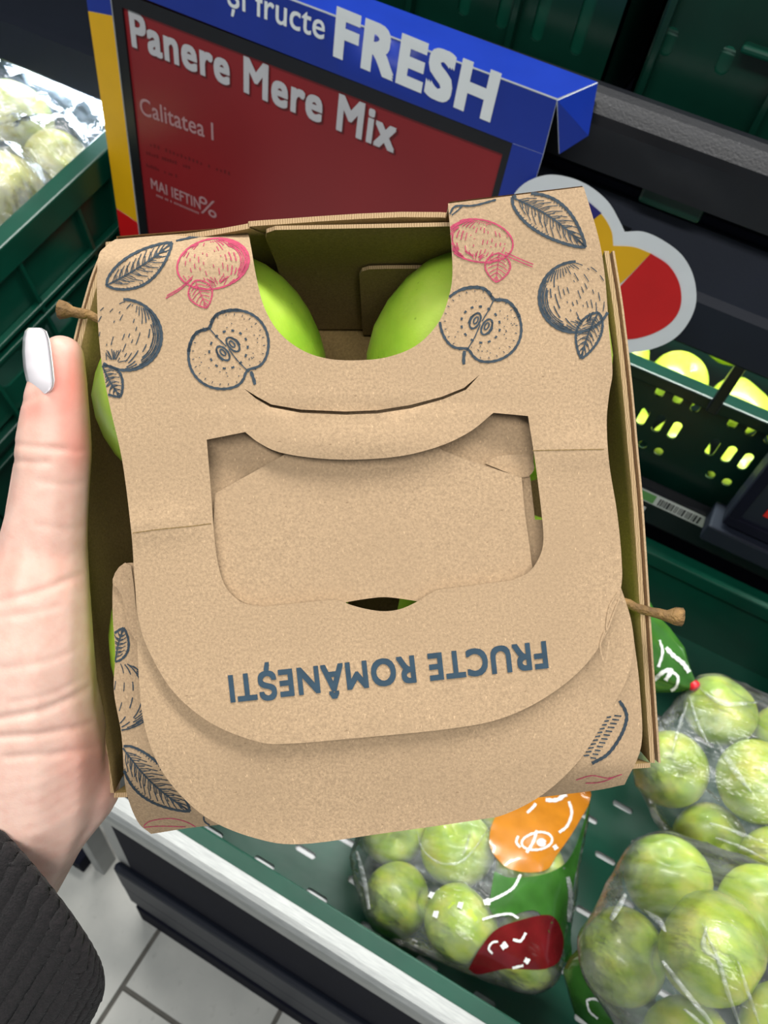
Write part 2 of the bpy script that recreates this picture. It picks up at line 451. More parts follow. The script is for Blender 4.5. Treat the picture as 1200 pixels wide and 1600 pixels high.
q = MB(); q.extr([(.662, 1.040), (.662, 1.048), (.690, 1.048), (.690, 1.040)], -1.4, -.6); q.build('lamp_channel', M['grey_post'], st)
q = MB(); q.extr([(.785, 1.117), (.785, 1.124), (.815, 1.124), (.815, 1.117)], -.3, XR); q.build('lamp_channel', M['grey_post'], st)
led = area('shelf_lamp', (.3, .80, 1.114), (.3, .80, .88), 1.1, .02, 9, (.93, 1, .93)); 
led2 = area('shelf_lamp', (-.95, .676, 1.038), (-.95, .50, .90), .7, .02, 4.8, (.72, .87, 1))

def label_strip():
    t = thing('shelf_label', 'long grey paper label with barcode on the middle shelf edge', 'label', (.12, .7215, .78))
    y = .7212
    def lp(u, v, off=0): p = at(u, v, Y=y - off); return p
    def quad(name, a, b_, z0, z1, mat, off):
        q = MB(); q.box((a, y - off - .0004, z0), (b_, y - off, z1)); return q.build(name, mat, t)
    x0, x1 = -.06, .176; zb, zt = .771, .7885
    quad('paper', x0, x1, zb, zt, M['label'], 0)
    quad('green_mark', .084, .104, zb + .002, zt - .002, M['label_green'], .0006)
    x = .109
    bars = MB()
    while x < .16:
        w = random.choice((.001, .0016, .0026)); bars.box((x, y - .0012, zb + .003), (x + w, y - .0008, zt - .003)); x += w + random.choice((.0012, .002))
    bars.build('barcode', M['label_ink'], t)
    q = MB()
    for k in range(3): q.box((.062, y - .0012, zb + .003 + .005 * k), (.081, y - .0008, zb + .0045 + .005 * k))
    q.build('print_lines', M['label_ink'], t)
    t2 = thing('shelf_label', 'small blank grey label tucked under the long barcode label', 'label', (.09, .7215, .76))
    q = MB(); q.box((.03, y - .0014, .7535), (.100, y - .0004, .7625)); q.build('paper', M['label'], t2)
label_strip()

# ---- stand of the neighbouring bay, on the left
ls = thing('display_stand', 'dark produce stand of the neighbouring bay carrying two stacked crates', 'shelf', (-.85, .55, 0))
part('base_panel', M['navy'], ((-1.5, .30, .02), (-.52, .32, .52)), parent=ls)
part('side_panel', M['navy'], ((-.53, .32, .02), (-.52, 1.1, .52)), parent=ls)
p1 = at(163, 1368, Z=0); p2 = at(128, 1362, Z=0)
part('leg', M['grey_post'], ((p1.x - .02, p1.y, 0), (p1.x, p1.y + .03, .5)), parent=ls)
part('foot', M['navy'], ((p2.x - .03, p2.y, 0), (p2.x + .004, p2.y + .05, .05)), parent=ls)
part('leg', M['grey_post'], ((p2.x - .055, p2.y + .02, 0), (p2.x - .03, p2.y + .05, .5)), parent=ls)
part('deck_rail', M['navy'], ((-1.5, .30, .50), (p1.x, .33, .53)), parent=ls)

# ================================================================== crates
def stad(cx, cy, lx, ly):
    r = min(lx, ly) / 2; out = []
    for k in range(12):
        t = 2 * math.pi * (k + .5) / 12; out.append(Vector((cx + math.copysign(lx / 2 - r, math.cos(t)) + r * math.cos(t), cy + math.copysign(ly / 2 - r, math.sin(t)) + r * math.sin(t))))
    return out
def rect(x0, y0, x1, y1): return [Vector(p) for p in ((x0, y0), (x1, y0), (x1, y1), (x0, y1))]
def crate(label, loc, tilt, W, D, H, mat, front=(), side=(), floor_s=(), group='green plastic crates', rim_h=.022, ribs=True, ridges=()):
    mw = Matrix.Translation(loc) @ Matrix.Rotation(tilt, 4, 'X')
    t = thing('plastic_crate', label, 'crate', group=group, mw=mw)
    T = .003
    sheet('crate_floor', rect(0, 0, W, D), [stad(*s) for s in floor_s], lambda x, y, d: Vector((x, y, .004 - d)), T, [mat], t, .06)
    sheet('front_wall', rect(0, .0, W, H), [stad(*s) for s in front], lambda x, z, d: Vector((x, d, z)), T, [mat], t, .06)
    sheet('back_wall', rect(0, .0, W, H), [], lambda x, z, d: Vector((x, D - d, z)), T, [mat], t, .08)
    sheet('side_wall', rect(0, 0, D, H), [stad(*s) for s in side], lambda y, z, d: Vector((W - d, y, z)), T, [mat], t, .06)
    sheet('side_wall', rect(0, 0, D, H), [], lambda y, z, d: Vector((d, y, z)), T, [mat], t, .08)
    e = .009; g = .013
    q = MB()
    for a, c in (((-e, -e, H - rim_h), (W + e, g, H + .002)), ((-e, D - g, H - rim_h), (W + e, D + e, H + .002)),
                 ((-e, g, H - rim_h), (g, D - g, H + .002)), ((W - g, g, H - rim_h), (W + e, D - g, H + .002))): q.box(a, c, bev=.002)
    q.build('rim', mat, t, local=True)
    if ribs:
        for y in [D * k / 5 for k in range(1, 5)]:
            q = MB(); q.box((W, y - .002, .0), (W + .008, y + .002, H - rim_h)); q.build('rib', mat, t, local=True)
        for z in ridges:
            q = MB(); q.box((W, 0, z - .0025), (W + .009, D, z + .0025), bev=.001); q.build('ridge', mat, t, local=True)
        for x in [W * k / 6 for k in range(0, 7)]:
            q = MB(); q.box((x - .002, -.008, .0), (x + .002, 0, H - rim_h)); q.build('rib', mat, t, local=True)
    return t
fs = []
for r in range(0, 14):
    y = .03 + .0331 * r
    for c in range(9):
        x = .044 + .0695 * c + (.0347 if r % 2 else 0)
        if x < .58: fs.append((x, y, .026, .0075))
fs = [s for s in fs if s[1] < .50]
crate('wide green crate holding bagged apples behind the bright metal edge', CR0, ta, .62, .56, .157, M['green'], floor_s=fs, ribs=False)
# left stack
tl = math.radians(13)
LW, LD, LH = .60, .46, .19
def left_loc(drop):
    # rim line passes (X -.585, Y .4455, Z .972); local rim height LH
    base = Vector((-.585 - LW - .009, .4455, .972)); return base + Vector((0, -math.cos(tl) * .17 + math.sin(tl) * (LH + drop), -math.sin(tl) * .17 - math.cos(tl) * (LH + drop)))
crate('upper green crate of the left stack, filled with film-wrapped pale apples', left_loc(0), tl, LW, LD, LH, M['green'], side=[(.12, .055, .05, .03), (.20, .055, .05, .03), (.29, .055, .05, .03), (.37, .055, .05, .03)], ridges=(.085, .10), rim_h=.03)
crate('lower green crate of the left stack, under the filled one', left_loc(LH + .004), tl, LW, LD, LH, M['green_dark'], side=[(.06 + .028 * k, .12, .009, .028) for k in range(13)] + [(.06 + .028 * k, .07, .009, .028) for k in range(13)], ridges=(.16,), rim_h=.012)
# middle tier crate: slots measured on its front
MX = -.30; MZ = .760
sl = []
for g0 in (.048, .133, .218, -.037, -.122):
    sl += [(g0 + d - MX, .903 - MZ, .0105, .014) for d in (0, .021, .042)]
    sl += [(g0 + d - .003 - MX, .862 - MZ, .0105, .027) for d in (0, .0195, .039)]
    sl += [(g0 + d + .013 - MX, .824 - MZ, .0105, .012) for d in (0, .02)]
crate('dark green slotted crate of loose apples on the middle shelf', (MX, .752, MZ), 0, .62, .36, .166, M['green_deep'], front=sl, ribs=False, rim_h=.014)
# top tier crates
def top_crate(label, x0, W, slots):
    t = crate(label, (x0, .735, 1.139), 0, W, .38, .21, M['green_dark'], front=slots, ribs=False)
    for k in range(4):
        x = W * (k + .5) / 4
        q = MB(); q.box((x - W / 8 + .006, -.012, .012), (x - W / 8 + .012, 0, .19), bev=.001); q.build('rib', M['green_dark'], t, local=True)
    for (cx, cz, sx, sz) in slots:      # pockets behind each opening, lighter green painting the light in the slots
        q = MB(); q.box((cx - sx / 2 - .003, .004, cz - sz / 2 - .003), (cx + sx / 2 + .003, .016, cz + sz / 2 - .004), bev=.003); q.build('lit_pocket', M['green'], t, local=True)
    q = MB(); q.box((W * .18, -.014, .104), (W * .82, 0, .110), bev=.002); q.build('ledge', M['green'], t, local=True)
top_crate('dark green crate on the top shelf right behind the blue sign', -.52, .395, [(.255, .085, .012, .05), (.292, .085, .012, .05), (.326, .085, .012, .05), (.363, .085, .012, .05)])
top_crate('dark green crate on the top shelf right of the blue sign', -.10, .395, [(.015, .092, .012, .022), (.063, .092, .012, .022), (.12, .09, .012, .03), (.18, .09, .012, .03)])
q = MB(); q.box((-.052, .655, 1.1385), (.002, .685, 1.1745), bev=.003)
tg = q.build('crate_handle_block', M['green_dark']); 
tag(tg, 'small dark green plastic block in the slot below the black rail', 'clip')

# ================================================================== price display (printed sleeve around a screen)
SY = .60
sd = thing('price_display', 'large price display in blue, yellow and red card sleeve showing a red screen', 'sign', (-.35, SY, 1.1))
S0 = at(870, 157, Y=SY)                     # front top right corner of the sleeve
def sp(s, t, off=0): return Vector((S0.x + s, SY - off, S0.z + t))
def st_of(u, v): p = at(u, v, Y=SY); return p.x - S0.x, p.z - S0.z
WL = -.445; HB = -.345
def card_piece(name, pts, mat, off=0.0, thick=.0015, parent=None):
    return sheet(name, [Vector(p) for p in pts], [], lambda x, z, d: sp(x, z, off - d), thick, [mat, M['white'], M['white']], parent or sd, .08, local=False)
card_piece('sleeve_top_band', [(WL, .004), (0, 0), (.002, -.04), (-.024, -.0405), (WL + .03, -.037), (WL, -.037)], M['blue'])
card_piece('sleeve_right_band', [(-.024, -.0407), (.002, -.0402), (.004, HB), (-.024, HB)], M['blue'])
card_piece('sleeve_left_band', [(WL, -.037), (WL + .028, -.037), (WL + .028, -.0615), (WL, -.0655)], M['blue'])
card_piece('sleeve_left_band', [(WL, -.0657), (WL + .028, -.0617), (WL + .028, -.268), (WL, -.262)], M['yellow'])
card_piece('sleeve_left_band', [(WL, -.2622), (WL + .028, -.2682), (WL + .028, HB), (WL, HB)], M['red'])
card_piece('sleeve_bottom_band', [(WL + .0282, HB), (WL + .0282, HB + .03), (-.0242, HB + .03), (-.0242, HB)], M['red'])
DP = .048                                   # sleeve depth
def quad3(name, pts, mat, parent=None, th=.0012):
    n = (Vector(pts[1]) - Vector(pts[0])).cross(Vector(pts[2]) - Vector(pts[0])).normalized() * th
    k = len(pts); v = [Vector(p) for p in pts] + [Vector(p) - n for p in pts]
    f = [tuple(range(k)), tuple(range(2 * k - 1, k - 1, -1))] + [(i, i + k, (i + 1) % k + k, (i + 1) % k) for i in range(k)]
    return mesh_obj(name, v, f, [mat, M['white']], parent or sd, False, [0, 1] + [1] * k)
quad3('sleeve_top_face', [sp(WL, .0055), sp(0, .0015), sp(.016, .0035, -DP), sp(WL, .0075, -DP)], M['blue'])
quad3('sleeve_side_flap', [sp(.0005, 0), sp(.012, -.041, -.012), sp(.026, -.028, -.030), sp(.0165, .003, -DP)], M['blue'])
b = MB(); b.box(sp(WL + .02, HB + .01, -.004), sp(-.012, -.03, -.034), bev=.002); b.build('display_case', M['bezel'], sd)
bz = .012
b = MB(); x0, x1, z0, z1 = WL + .0285, -.024, HB + .03, -.040
for a, c in (((x0, z1 - bz), (x1, z1)), ((x0, z0), (x1, z0 + bz)), ((x0, z0 + bz), (x0 + bz * .9, z1 - bz)), ((x1 - bz * .5, z0 + bz), (x1, z1 - bz))):
    b.box(sp(a[0], a[1], -.004), sp(c[0], c[1], -.0012))
b.build('bezel', M['bezel'], sd)
b = MB(); b.box(sp(x0, z0, -.0045), sp(x1, z1, -.0035)); scr = b.build('screen', M['screen'], sd)
def sign_text(name, body, p0, p1, cap, mat, off, parent, bold=.0, sp_=1.0):
    """p0, p1: baseline ends (pixels traced on the sign), cap: cap height in metres"""
    a = Vector(st_of(*p0)); c = Vector(st_of(*p1)); v, f = text_geo(body, bold, sp_)
    d = c - a; up = Vector((-d.y, d.x)).normalized()
    pts = [(a + d * p.x + Vector((0, 1)) * cap * p.y, p.z) for p in v]
    return mesh_obj(name, [sp(p.x, p.y, off + z) for p, z in pts], f, mat, parent)
sign_text('lettering', 'FRESH', (521, 83), (767, 187), .0325, M['lettering'], .0005, sd, .045, 1.12)
sign_text('lettering', 'și fructe', (356, 8), (507, 62), .0195, M['lettering'], .0005, sd, .010, 1.03)
sign_text('lettering', 'Panere Mere Mix', (205, 76), (616, 243), .0285, M['screen_dark'], -.0031, scr, .032, 1.08)
sign_text('lettering', 'Panere Mere Mix', (203, 72), (613, 239), .0285, M['screen_text'], -.0029, scr, .030, 1.08)
sign_text('lettering', 'Calitatea I', (217, 180), (331, 221), .0165, M['screen_dim'], -.003, scr, .010, 1.03)
sign_text('lettering', 'MAI IEFTIN', (234, 296), (311, 329), .0115, M['screen_dim'], -.003, scr, .016, 1.05)
sign_text('lettering', '%', (309, 333), (336, 344), .019, M['screen_dim'], -.003, scr, .0)
q = MB()
for k, (u0, v0, u1, v1) in enumerate(((226, 228, 360, 277), (226, 243, 300, 268), (226, 262, 275, 280), (236, 306, 309, 337))):
    a = Vector(st_of(u0, v0)); c = Vector(st_of(u1, v1)); n = 22 - 4 * k if k < 3 else 24
    for i in range(n):
        if random.random() < .18: continue
        x = a.x + (c.x - a.x) * i / n; z = a.y + (c.y - a.y) * i / n; h = random.choice((.0022, .003, .0035)) * (1 if k < 3 else .7)
        if k < 3: q.box(sp(x, z, -.0031), sp(x + .0016, z + h, -.003))
q.build('fine_print', M['screen_dark'], scr)
q = MB(); a = Vector(st_of(236, 306)); c = Vector(st_of(309, 337))
for i in range(26):
    x = a.x + (c.x - a.x) * i / 26; z = a.y + (c.y - a.y) * i / 26
    if random.random() > .15: q.box(sp(x, z, -.0031), sp(x + .0012, z + .0022, -.003))
q.build('fine_print', M['screen_dim'], scr)

# ---- round lobed price tag beside it
TY = .585
tgl = thing('lobed_shelf_sign', 'white-edged lobed card sign in yellow, red and blue beside the price display', 'sign', (-.07, TY, 1.1))
def tp(u, v, off=0): return at(u, v, Y=TY - off)
lob = path([(858, 420), (820, 380), (800, 320), (815, 290), (850, 274), (885, 276), (920, 290), (950, 315), (968, 345), (976, 362)],
           [(976, 362), (1005, 362), (1035, 375), (1065, 398), (1083, 430), (1088, 468), (1078, 500), (1055, 528), (1020, 545), (980, 551), (940, 545), (905, 520), (885, 480), (858, 420)])
sheet('backing', lob, [], lambda u, v, d: tp(u, v, -d), .003, [M['white']], tgl, 30, local=False)
y1 = path([(958, 380), (955, 360), (940, 335), (915, 315), (880, 302), (845, 308), (838, 340), (858, 400), (900, 470)], [(900, 470), (960, 450), (1017, 396)], [(1017, 396), (990, 386), (958, 384)])
sheet('yellow_field', y1, [], lambda u, v, d: tp(u, v, .0004 - d), .0003, [M['yellow']], tgl, 30, local=False)
y2 = path([(1017, 396), (1045, 415), (1062, 445), (1063, 480), (1045, 507), (1010, 525), (970, 530), (930, 515), (900, 470)], [(900, 470), (960, 455), (1017, 396)])
y2 = path([(1017, 396), (1045, 415), (1062, 445), (1063, 480), (1045, 507), (1010, 525), (970, 530), (930, 515)], [(930, 515), (950, 470), (1017, 396)])
sheet('red_field', y2, [], lambda u, v, d: tp(u, v, .0008 - d), .0003, [M['red']], tgl, 30, local=False)
y3 = path([(940, 333), (915, 313), (880, 301), (845, 308), (860, 400)], [(860, 400), (925, 345), (940, 333)])
sheet('blue_field', y3, [], lambda u, v, d: tp(u, v, .0008 - d), .0003, [M['indigo']], tgl, 30, local=False)
b = MB(); pa = at(930, 420, Y=TY + .003); b.box((pa.x - .01, TY + .003, pa.z - .01), (pa.x + .01, .652, pa.z + .01)); b.build('mount', M['black'], tgl)

# ---- second display at the right edge
s2 = thing('price_display', 'small dark price display with red screen mounted on the middle shelf edge', 'sign', (.3, .68, .85))
Q = at(1130, 812, Y=.69)
b = MB(); b.box((Q.x, .69, Q.z - .006), (Q.x + .30, .7205, Q.z + .19), bev=.003); b.build('display_case', M['fascia'], s2)
b = MB()
for a, c in (((0, 0), (.30, .014)), ((0, .176), (.30, .19)), ((0, .014), (.012, .176)), ((.288, .014), (.30, .176))): b.box((Q.x + a[0], .684, Q.z + a[1]), (Q.x + c[0], .69, Q.z + c[1]), bev=.001)
b.build('bezel', M['navy'], s2)
b = MB(); b.box((Q.x + .030, .6885, Q.z + .030), (Q.x + .28, .6895, Q.z + .17)); b.build('screen', M['red'], s2)
b = MB(); b.box((Q.x - .012, .676, Q.z - .03), (Q.x + .30, .7205, Q.z - .004), bev=.003); b.build('bracket', M['fascia'], s2)

# ================================================================== apples
def apple_mesh(name, nu=26, nv=18):
    v = []; f = []
    for i in range(nv + 1):
        th = math.pi * i / nv; rho = math.sin(th); z = math.cos(th)
        r = rho * (1.0 + .045 * math.cos(th)) ; zz = z * .93 - (.30 * math.exp(-(rho / .24) ** 2) if z > 0 else -.17 * math.exp(-(rho / .22) ** 2))
        for j in range(nu):
            ph = 2 * math.pi * j / nu; k = 1 + .018 * math.cos(5 * ph) * (1 - z) * .5 * rho
            v.append((r * k * math.cos(ph), r * k * math.sin(ph), zz))
    for i in range(nv):
        for j in range(nu): f.append((i * nu + j, (i + 1) * nu + j, (i + 1) * nu + (j + 1) % nu, i * nu + (j + 1) % nu))
    me = bpy.data.meshes.new(name); me.from_pydata(v, [], f); me.polygons.foreach_set('use_smooth', [True] * len(f)); me.update(); return me
AM = {}
for k in ('apple', 'apple_bag', 'apple_pale'):
    AM[k] = apple_mesh(k); AM[k].materials.append(M[k])
_sb = MB(); _sb.tube([(0, 0, .45), (.02, .01, .68), (.08, .03, .95)], [.05, .045, .06], 7)
STEM = bpy.data.meshes.new('stem'); STEM.from_pydata([tuple(p) for p in _sb.v], [], _sb.f); STEM.materials.append(M['stem']); STEM.update()
_cb = MB(); _cb.tube([(0, 0, -.80), (0, 0, -.74), (.01, 0, -.70)], [.10, .12, .05], 7)
CALYX = bpy.data.meshes.new('calyx'); CALYX.from_pydata([tuple(p) for p in _cb.v], [], _cb.f); CALYX.materials.append(M['stem']); CALYX.update()
def apple(kind, c, R, axis, label, group, stem=True, roll=0):
    o = bpy.data.objects.new('apple', AM[kind]); COL.objects.link(o)
    o.matrix_world = Matrix.Translation(c) @ Vector(axis).to_track_quat('Z', 'Y').to_matrix().to_4x4() @ Matrix.Rotation(roll, 4, 'Z') @ Matrix.Scale(R, 4)
    tag(o, label, 'apple', group)
    for nm, me in (('stem', STEM), ('calyx', CALYX)):
        if nm == 'stem' and not stem: continue
        s = bpy.data.objects.new(nm, me); COL.objects.link(s); s.parent = o
    return o

# ================================================================== bags of apples in the lower crate
def hull_film(name, label, apples, extra, mats, voxel, wrinkle, group, inflate=1.045, seed=0):
    bm = bmesh.new()
    for o in apples:
        for p in o.data.vertices:
            bm.verts.new(o.matrix_world @ (p.co * inflate))
    for p in extra: bm.verts.new(p)
    r = bmesh.ops.convex_hull(bm, input=bm.verts[:])
    bmesh.ops.delete(bm, geom=list({g for g in list(r['geom_interior']) + list(r['geom_unused']) if isinstance(g, bmesh.types.BMVert)}), context='VERTS')
    bm.verts.index_update(); v = [p.co.copy() for p in bm.verts]; f = [tuple(p.index for p in q.verts) for q in bm.faces]; bm.free()
    me = remeshed(v, f, voxel, 2); me.name = name
    nrm = [p.normal.copy() for p in me.vertices]; pos = []
    for p, pn in zip(me.vertices, nrm):
        a = p.co * 17 + Vector((seed, 0, 0)); n1 = noise.noise(Vector((a.x * .6, a.y * 2.2, a.z * 1.3)))
        n2 = 1 - abs(noise.noise(p.co * 34 + Vector((0, seed, 0)))) * 2
        pos += list(p.co + pn * (n1 * wrinkle + max(0, n2 - .55) * wrinkle * 1.1))
    me.vertices.foreach_set('co', pos)
    for m in mats: me.materials.append(m)
    me.polygons.foreach_set('use_smooth', [True] * len(me.polygons)); me.update()
    o = bpy.data.objects.new(name, me); COL.objects.link(o); tag(o, label, 'bag', group)
    o['_mw'] = [x for r in Matrix.Identity(4) for x in r]
    return o
def bvh_of(o):
    return BVHTree.FromPolygons([p.co for p in o.data.vertices], [tuple(p.vertices) for p in o.data.polygons])
def drape(bv, lift):
    """wraps a printed outline traced on the bag onto the bag's own surface"""
    last = [.7]
    def f(u, v, d=0):
        q = ray(u, v).normalized(); hit, nrm, i, dist = bv.ray_cast(CAM, q)
        if hit is None: return CAM + q * last[0]
        last[0] = dist; nrm = nrm if nrm.dot(q) < 0 else -nrm
        return hit + nrm * (lift - d)
    return f
GB = 'bagged apples in the lower crate'
placed = []
def settle(spec, floor_n=Vector((0, -math.sin(ta), math.cos(ta))), floor_p=tiltpt((0, 0, .004), CR0, ta)):
    """packs apples so that none cut into each other or into the crate"""
    P = [[atd(u, v, d), R, ax, lab] for (u, v, d, R, ax, lab) in spec]; S = [p[0].copy() for p in P]
    fixed = list(placed)
    for it in range(150):
        for i in range(len(P)):
            for j in range(i):
                dv = P[i][0] - P[j][0]; g = (P[i][1] + P[j][1]) * 1.02 - dv.length
                if g > 0: dv.normalize(); P[i][0] += dv * g * .5; P[j][0] -= dv * g * .5
            for (c, R) in fixed:
                dv = P[i][0] - c; g = (P[i][1] + R) * 1.02 + .006 - dv.length
                if g > 0: P[i][0] += dv.normalized() * g
            if floor_n is not None:
                h = (P[i][0] - floor_p).dot(floor_n) - P[i][1]
                if h < 0: P[i][0] -= floor_n * h
                y = P[i][0].y - (CR0[1] + .012 + P[i][1])
                if y < 0 and P[i][0].z < .66 + P[i][1]: P[i][0].y -= y
            else:
                P[i][0].x = min(P[i][0].x, -.613 - P[i][1])
            if it < 110: P[i][0] += (S[i] - P[i][0]) * .04
    placed.extend((p[0].copy(), p[1]) for p in P)
    return [tuple(p) for p in P]
def bag_apples(spec, bagname):
    out = []
    spec = settle(spec)
    for (c, R, ax, lab) in spec: out.append(apple('apple_bag', c, R, ax, lab, GB, stem=False, roll=random.random() * 6))
    return out
# bag under the basket's lower edge
b1 = bag_apples([
    (615, 1300, .845, .036, (.3, -.5, .8), 'apple at upper left in the bag with the orange print'),
    (715, 1345, .80, .039, (-.3, .2, .9), 'bright green apple in the middle of the bag with the orange print'),
    (618, 1405, .79, .036, (.6, .2, .4), 'shaded apple at far left in the bag with the orange print'),
    (718, 1448, .75, .037, (.2, .7, .3), 'yellowish apple next to the dark red print of the front bag'),
    (820, 1370, .80, .037, (.2, .1, .9), 'apple hidden behind the green print of the front bag'),
    (800, 1285, .85, .036, (.5, .1, .9), 'apple hidden behind the orange print of the front bag'),
    (815, 1455, .765, .035, (.5, .1, .5), 'apple hidden behind the dark red print of the front bag')], 1)
film1 = hull_film('apple_bag', 'clear bag of green apples with orange, green and dark red prints below the basket', b1, [atd(925, 1240, .86), atd(900, 1330, .83), atd(888, 1470, .79), atd(885, 1505, .79), atd(545, 1340, .84)], [M['film']], .0045, .0022, 'bags of apples', seed=1)
bv1 = bvh_of(film1)
def doodle(o, bv, strokes, name='white_doodle', w=6):
    for s, wd in strokes: ribbon_mesh(name, [(cr(s, 6), wd)], drape(bv, .0022), M['print_white'], o, local=False, step=4)
grn = path([(772, 1362), (800, 1372), (862, 1362), (895, 1330), (922, 1250)], [(922, 1250), (905, 1330), (890, 1420), (893, 1500), (870, 1490), (840, 1425), (790, 1432), (765, 1420), (772, 1362)])
sheet('green_print', grn, [], drape(bv1, .0010), .0003, [M['print_green']], film1, 12, local=False)
org = path([(790, 1250), (768, 1290), (766, 1325), (785, 1352), (815, 1363), (852, 1360), (870, 1335), (900, 1290), (922, 1235), (850, 1232), (790, 1250)])
sheet('orange_print', org, [], drape(bv1, .0015), .0003, [M['print_orange']], film1, 12, local=False)
redp = path([(732, 1512), (750, 1480), (775, 1452), (815, 1437), (858, 1430), (875, 1452), (878, 1480), (868, 1505), (840, 1514), (790, 1512), (748, 1520), (732, 1512)])
sheet('dark_red_print', redp, [], drape(bv1, .0015), .0003, [M['print_red']], film1, 12, local=False)
ell = lambda cx, cy, rx, ry, a0=0, a1=360, rot=0: [(cx + rx * math.cos(math.radians(t)) * math.cos(math.radians(rot)) - ry * math.sin(math.radians(t)) * math.sin(math.radians(rot)), cy + rx * math.cos(math.radians(t)) * math.sin(math.radians(rot)) + ry * math.sin(math.radians(t)) * math.cos(math.radians(rot))) for t in np.linspace(a0, a1, 12)]
doodle(film1, bv1, [(ell(838, 1316, 24, 13, 0, 360, -12), 3.2), ([(838, 1300), (832, 1318), (822, 1334)], 4), ([(809, 1308), (806, 1318), (812, 1326)], 3.5), (ell(845, 1318, 4, 3), 6), ([(864, 1322), (868, 1328)], 7),
    ([(888, 1254), (892, 1272), (884, 1292), (872, 1302)], 4), ([(852, 1252), (868, 1252), (884, 1243)], 6), ([(823, 1272), (832, 1264), (836, 1258)], 4),
    ([(812, 1367), (800, 1388), (778, 1402), (758, 1411)], 4), ([(755, 1411), (764, 1409)], 9), ([(808, 1435), (795, 1428), (775, 1430), (752, 1437)], 3.5),
    ([(768, 1488), (762, 1480), (768, 1472), (776, 1471)], 3), ([(782, 1480), (790, 1474)], 9), ([(800, 1468), (812, 1470), (820, 1458)], 4), ([(818, 1498), (825, 1502)], 8), ([(800, 1510), (816, 1507)], 4),
    ([(672, 1398), (678, 1401)], 10), ([(716, 1415), (722, 1417)], 9), ([(678, 1428), (686, 1430)], 10)])
# bag tied with the red clip
b2 = bag_apples([
    (1066, 1210, .78, .038, (.3, -.4, .7), 'bright apple at the left of the bag tied with the red clip'),
    (1142, 1122, .80, .037, (.1, .5, .8), 'dim apple closest below the red clip'),
    (1165, 1235, .75, .040, (.6, .2, .6), 'apple at the right of the bag tied with the red clip'),
    (1120, 1310, .76, .036, (.2, -.3, .8), 'apple low in the bag tied with the red clip, above the front bag'),
    (1215, 1150, .80, .036, (.1, .1, .8), 'apple at the right edge behind the others in the clipped bag'),
    (1195, 1330, .72, .036, (.1, .1, .8), 'apple at the right edge between the clipped bag and the front bag')], 2)
clip_p = atd(1085, 1072, .80)
film2 = hull_film('apple_bag', 'clear bag of yellow-green apples tied with a red clip', b2, [clip_p], [M['film']], .0045, .003, 'bags of apples', seed=5)
q = MB()
bm = bmesh.new(); bmesh.ops.create_icosphere(bm, subdivisions=2, radius=.0065); bmesh.ops.translate(bm, verts=bm.verts, vec=clip_p); q.bm(bm)
q.box(clip_p - Vector((.009, .002, .003)), clip_p + Vector((.009, .002, .001)), bev=.0008); q.build('clip', M['clip'], film2, smooth=True)['label'] = 'red plastic clip'
# gathered printed neck beyond the clip
nv_, nf_ = [], []
NK = [(1085, 1072, 6), (1068, 1062, 20), (1045, 1045, 38), (1015, 1025, 50), (985, 1000, 60), (960, 985, 64)]
for i, (u, v, r) in enumerate(NK):
    c = atd(u, v, .80 + .004 * i)
    for j in range(28):
        t = 2 * math.pi * j / 28; k = 1 + .16 * math.sin(5 * t + i) + .08 * math.sin(9 * t)
        nv_.append(c + (rgt * -.45 + dwn * .8).normalized() * (r / 1200 * .8 * k * math.cos(t)) + fwd * (r / 1200 * .45 * k * math.sin(t)))
for i in range(len(NK) - 1):
    for j in range(28): nf_.append((i * 28 + j, i * 28 + (j + 1) % 28, (i + 1) * 28 + (j + 1) % 28, (i + 1) * 28 + j))
neck = mesh_obj('bag_neck', nv_, nf_, M['print_green'], film2, smooth=True); neck['label'] = 'green printed gathered end of the bag'
bvn = BVHTree.FromPolygons(nv_, nf_)
for s, w in [([(1022, 1062), (1035, 1050), (1048, 1047), (1040, 1062)], 6), ([(1048, 1048), (1058, 1058), (1056, 1072), (1048, 1078)], 4), ([(1040, 1012), (1052, 1025), (1066, 1036), (1076, 1050)], 7), ([(1030, 1000), (1034, 1020), (1028, 1042)], 4)]:
    ribbon_mesh('white_doodle', [(cr(s, 6), w)], drape(bvn, .0012), M['print_white'], neck, local=False, step=4)
# front right bag
b3 = bag_apples([
    (1058, 1395, .655, .037, (-.3, .3, .7), 'bright green apple on top of the front right bag'),
    (1008, 1520, .625, .037, (.5, .1, .5), 'yellow-green apple at the left of the front right bag'),
    (1122, 1500, .60, .041, (-.8, .3, -.3), 'large pale apple at the front of the front right bag'),
    (1182, 1412, .65, .037, (.1, -.25, .9), 'yellow apple with dark calyx at the right edge of the front right bag'),
    (1060, 1600, .60, .036, (.2, .1, .9), 'apple cut by the bottom of the picture in the front right bag'),
    (1195, 1590, .58, .037, (.1, .1, .9), 'apple at the bottom right corner in the front right bag')], 3)
film3 = hull_film('apple_bag', 'clear bag of green apples in the bottom right corner with a green printed end', b3, [atd(1080, 1700, .56), atd(1260, 1680, .55)], [M['film']], .0042, .0025, 'bags of apples', seed=9)
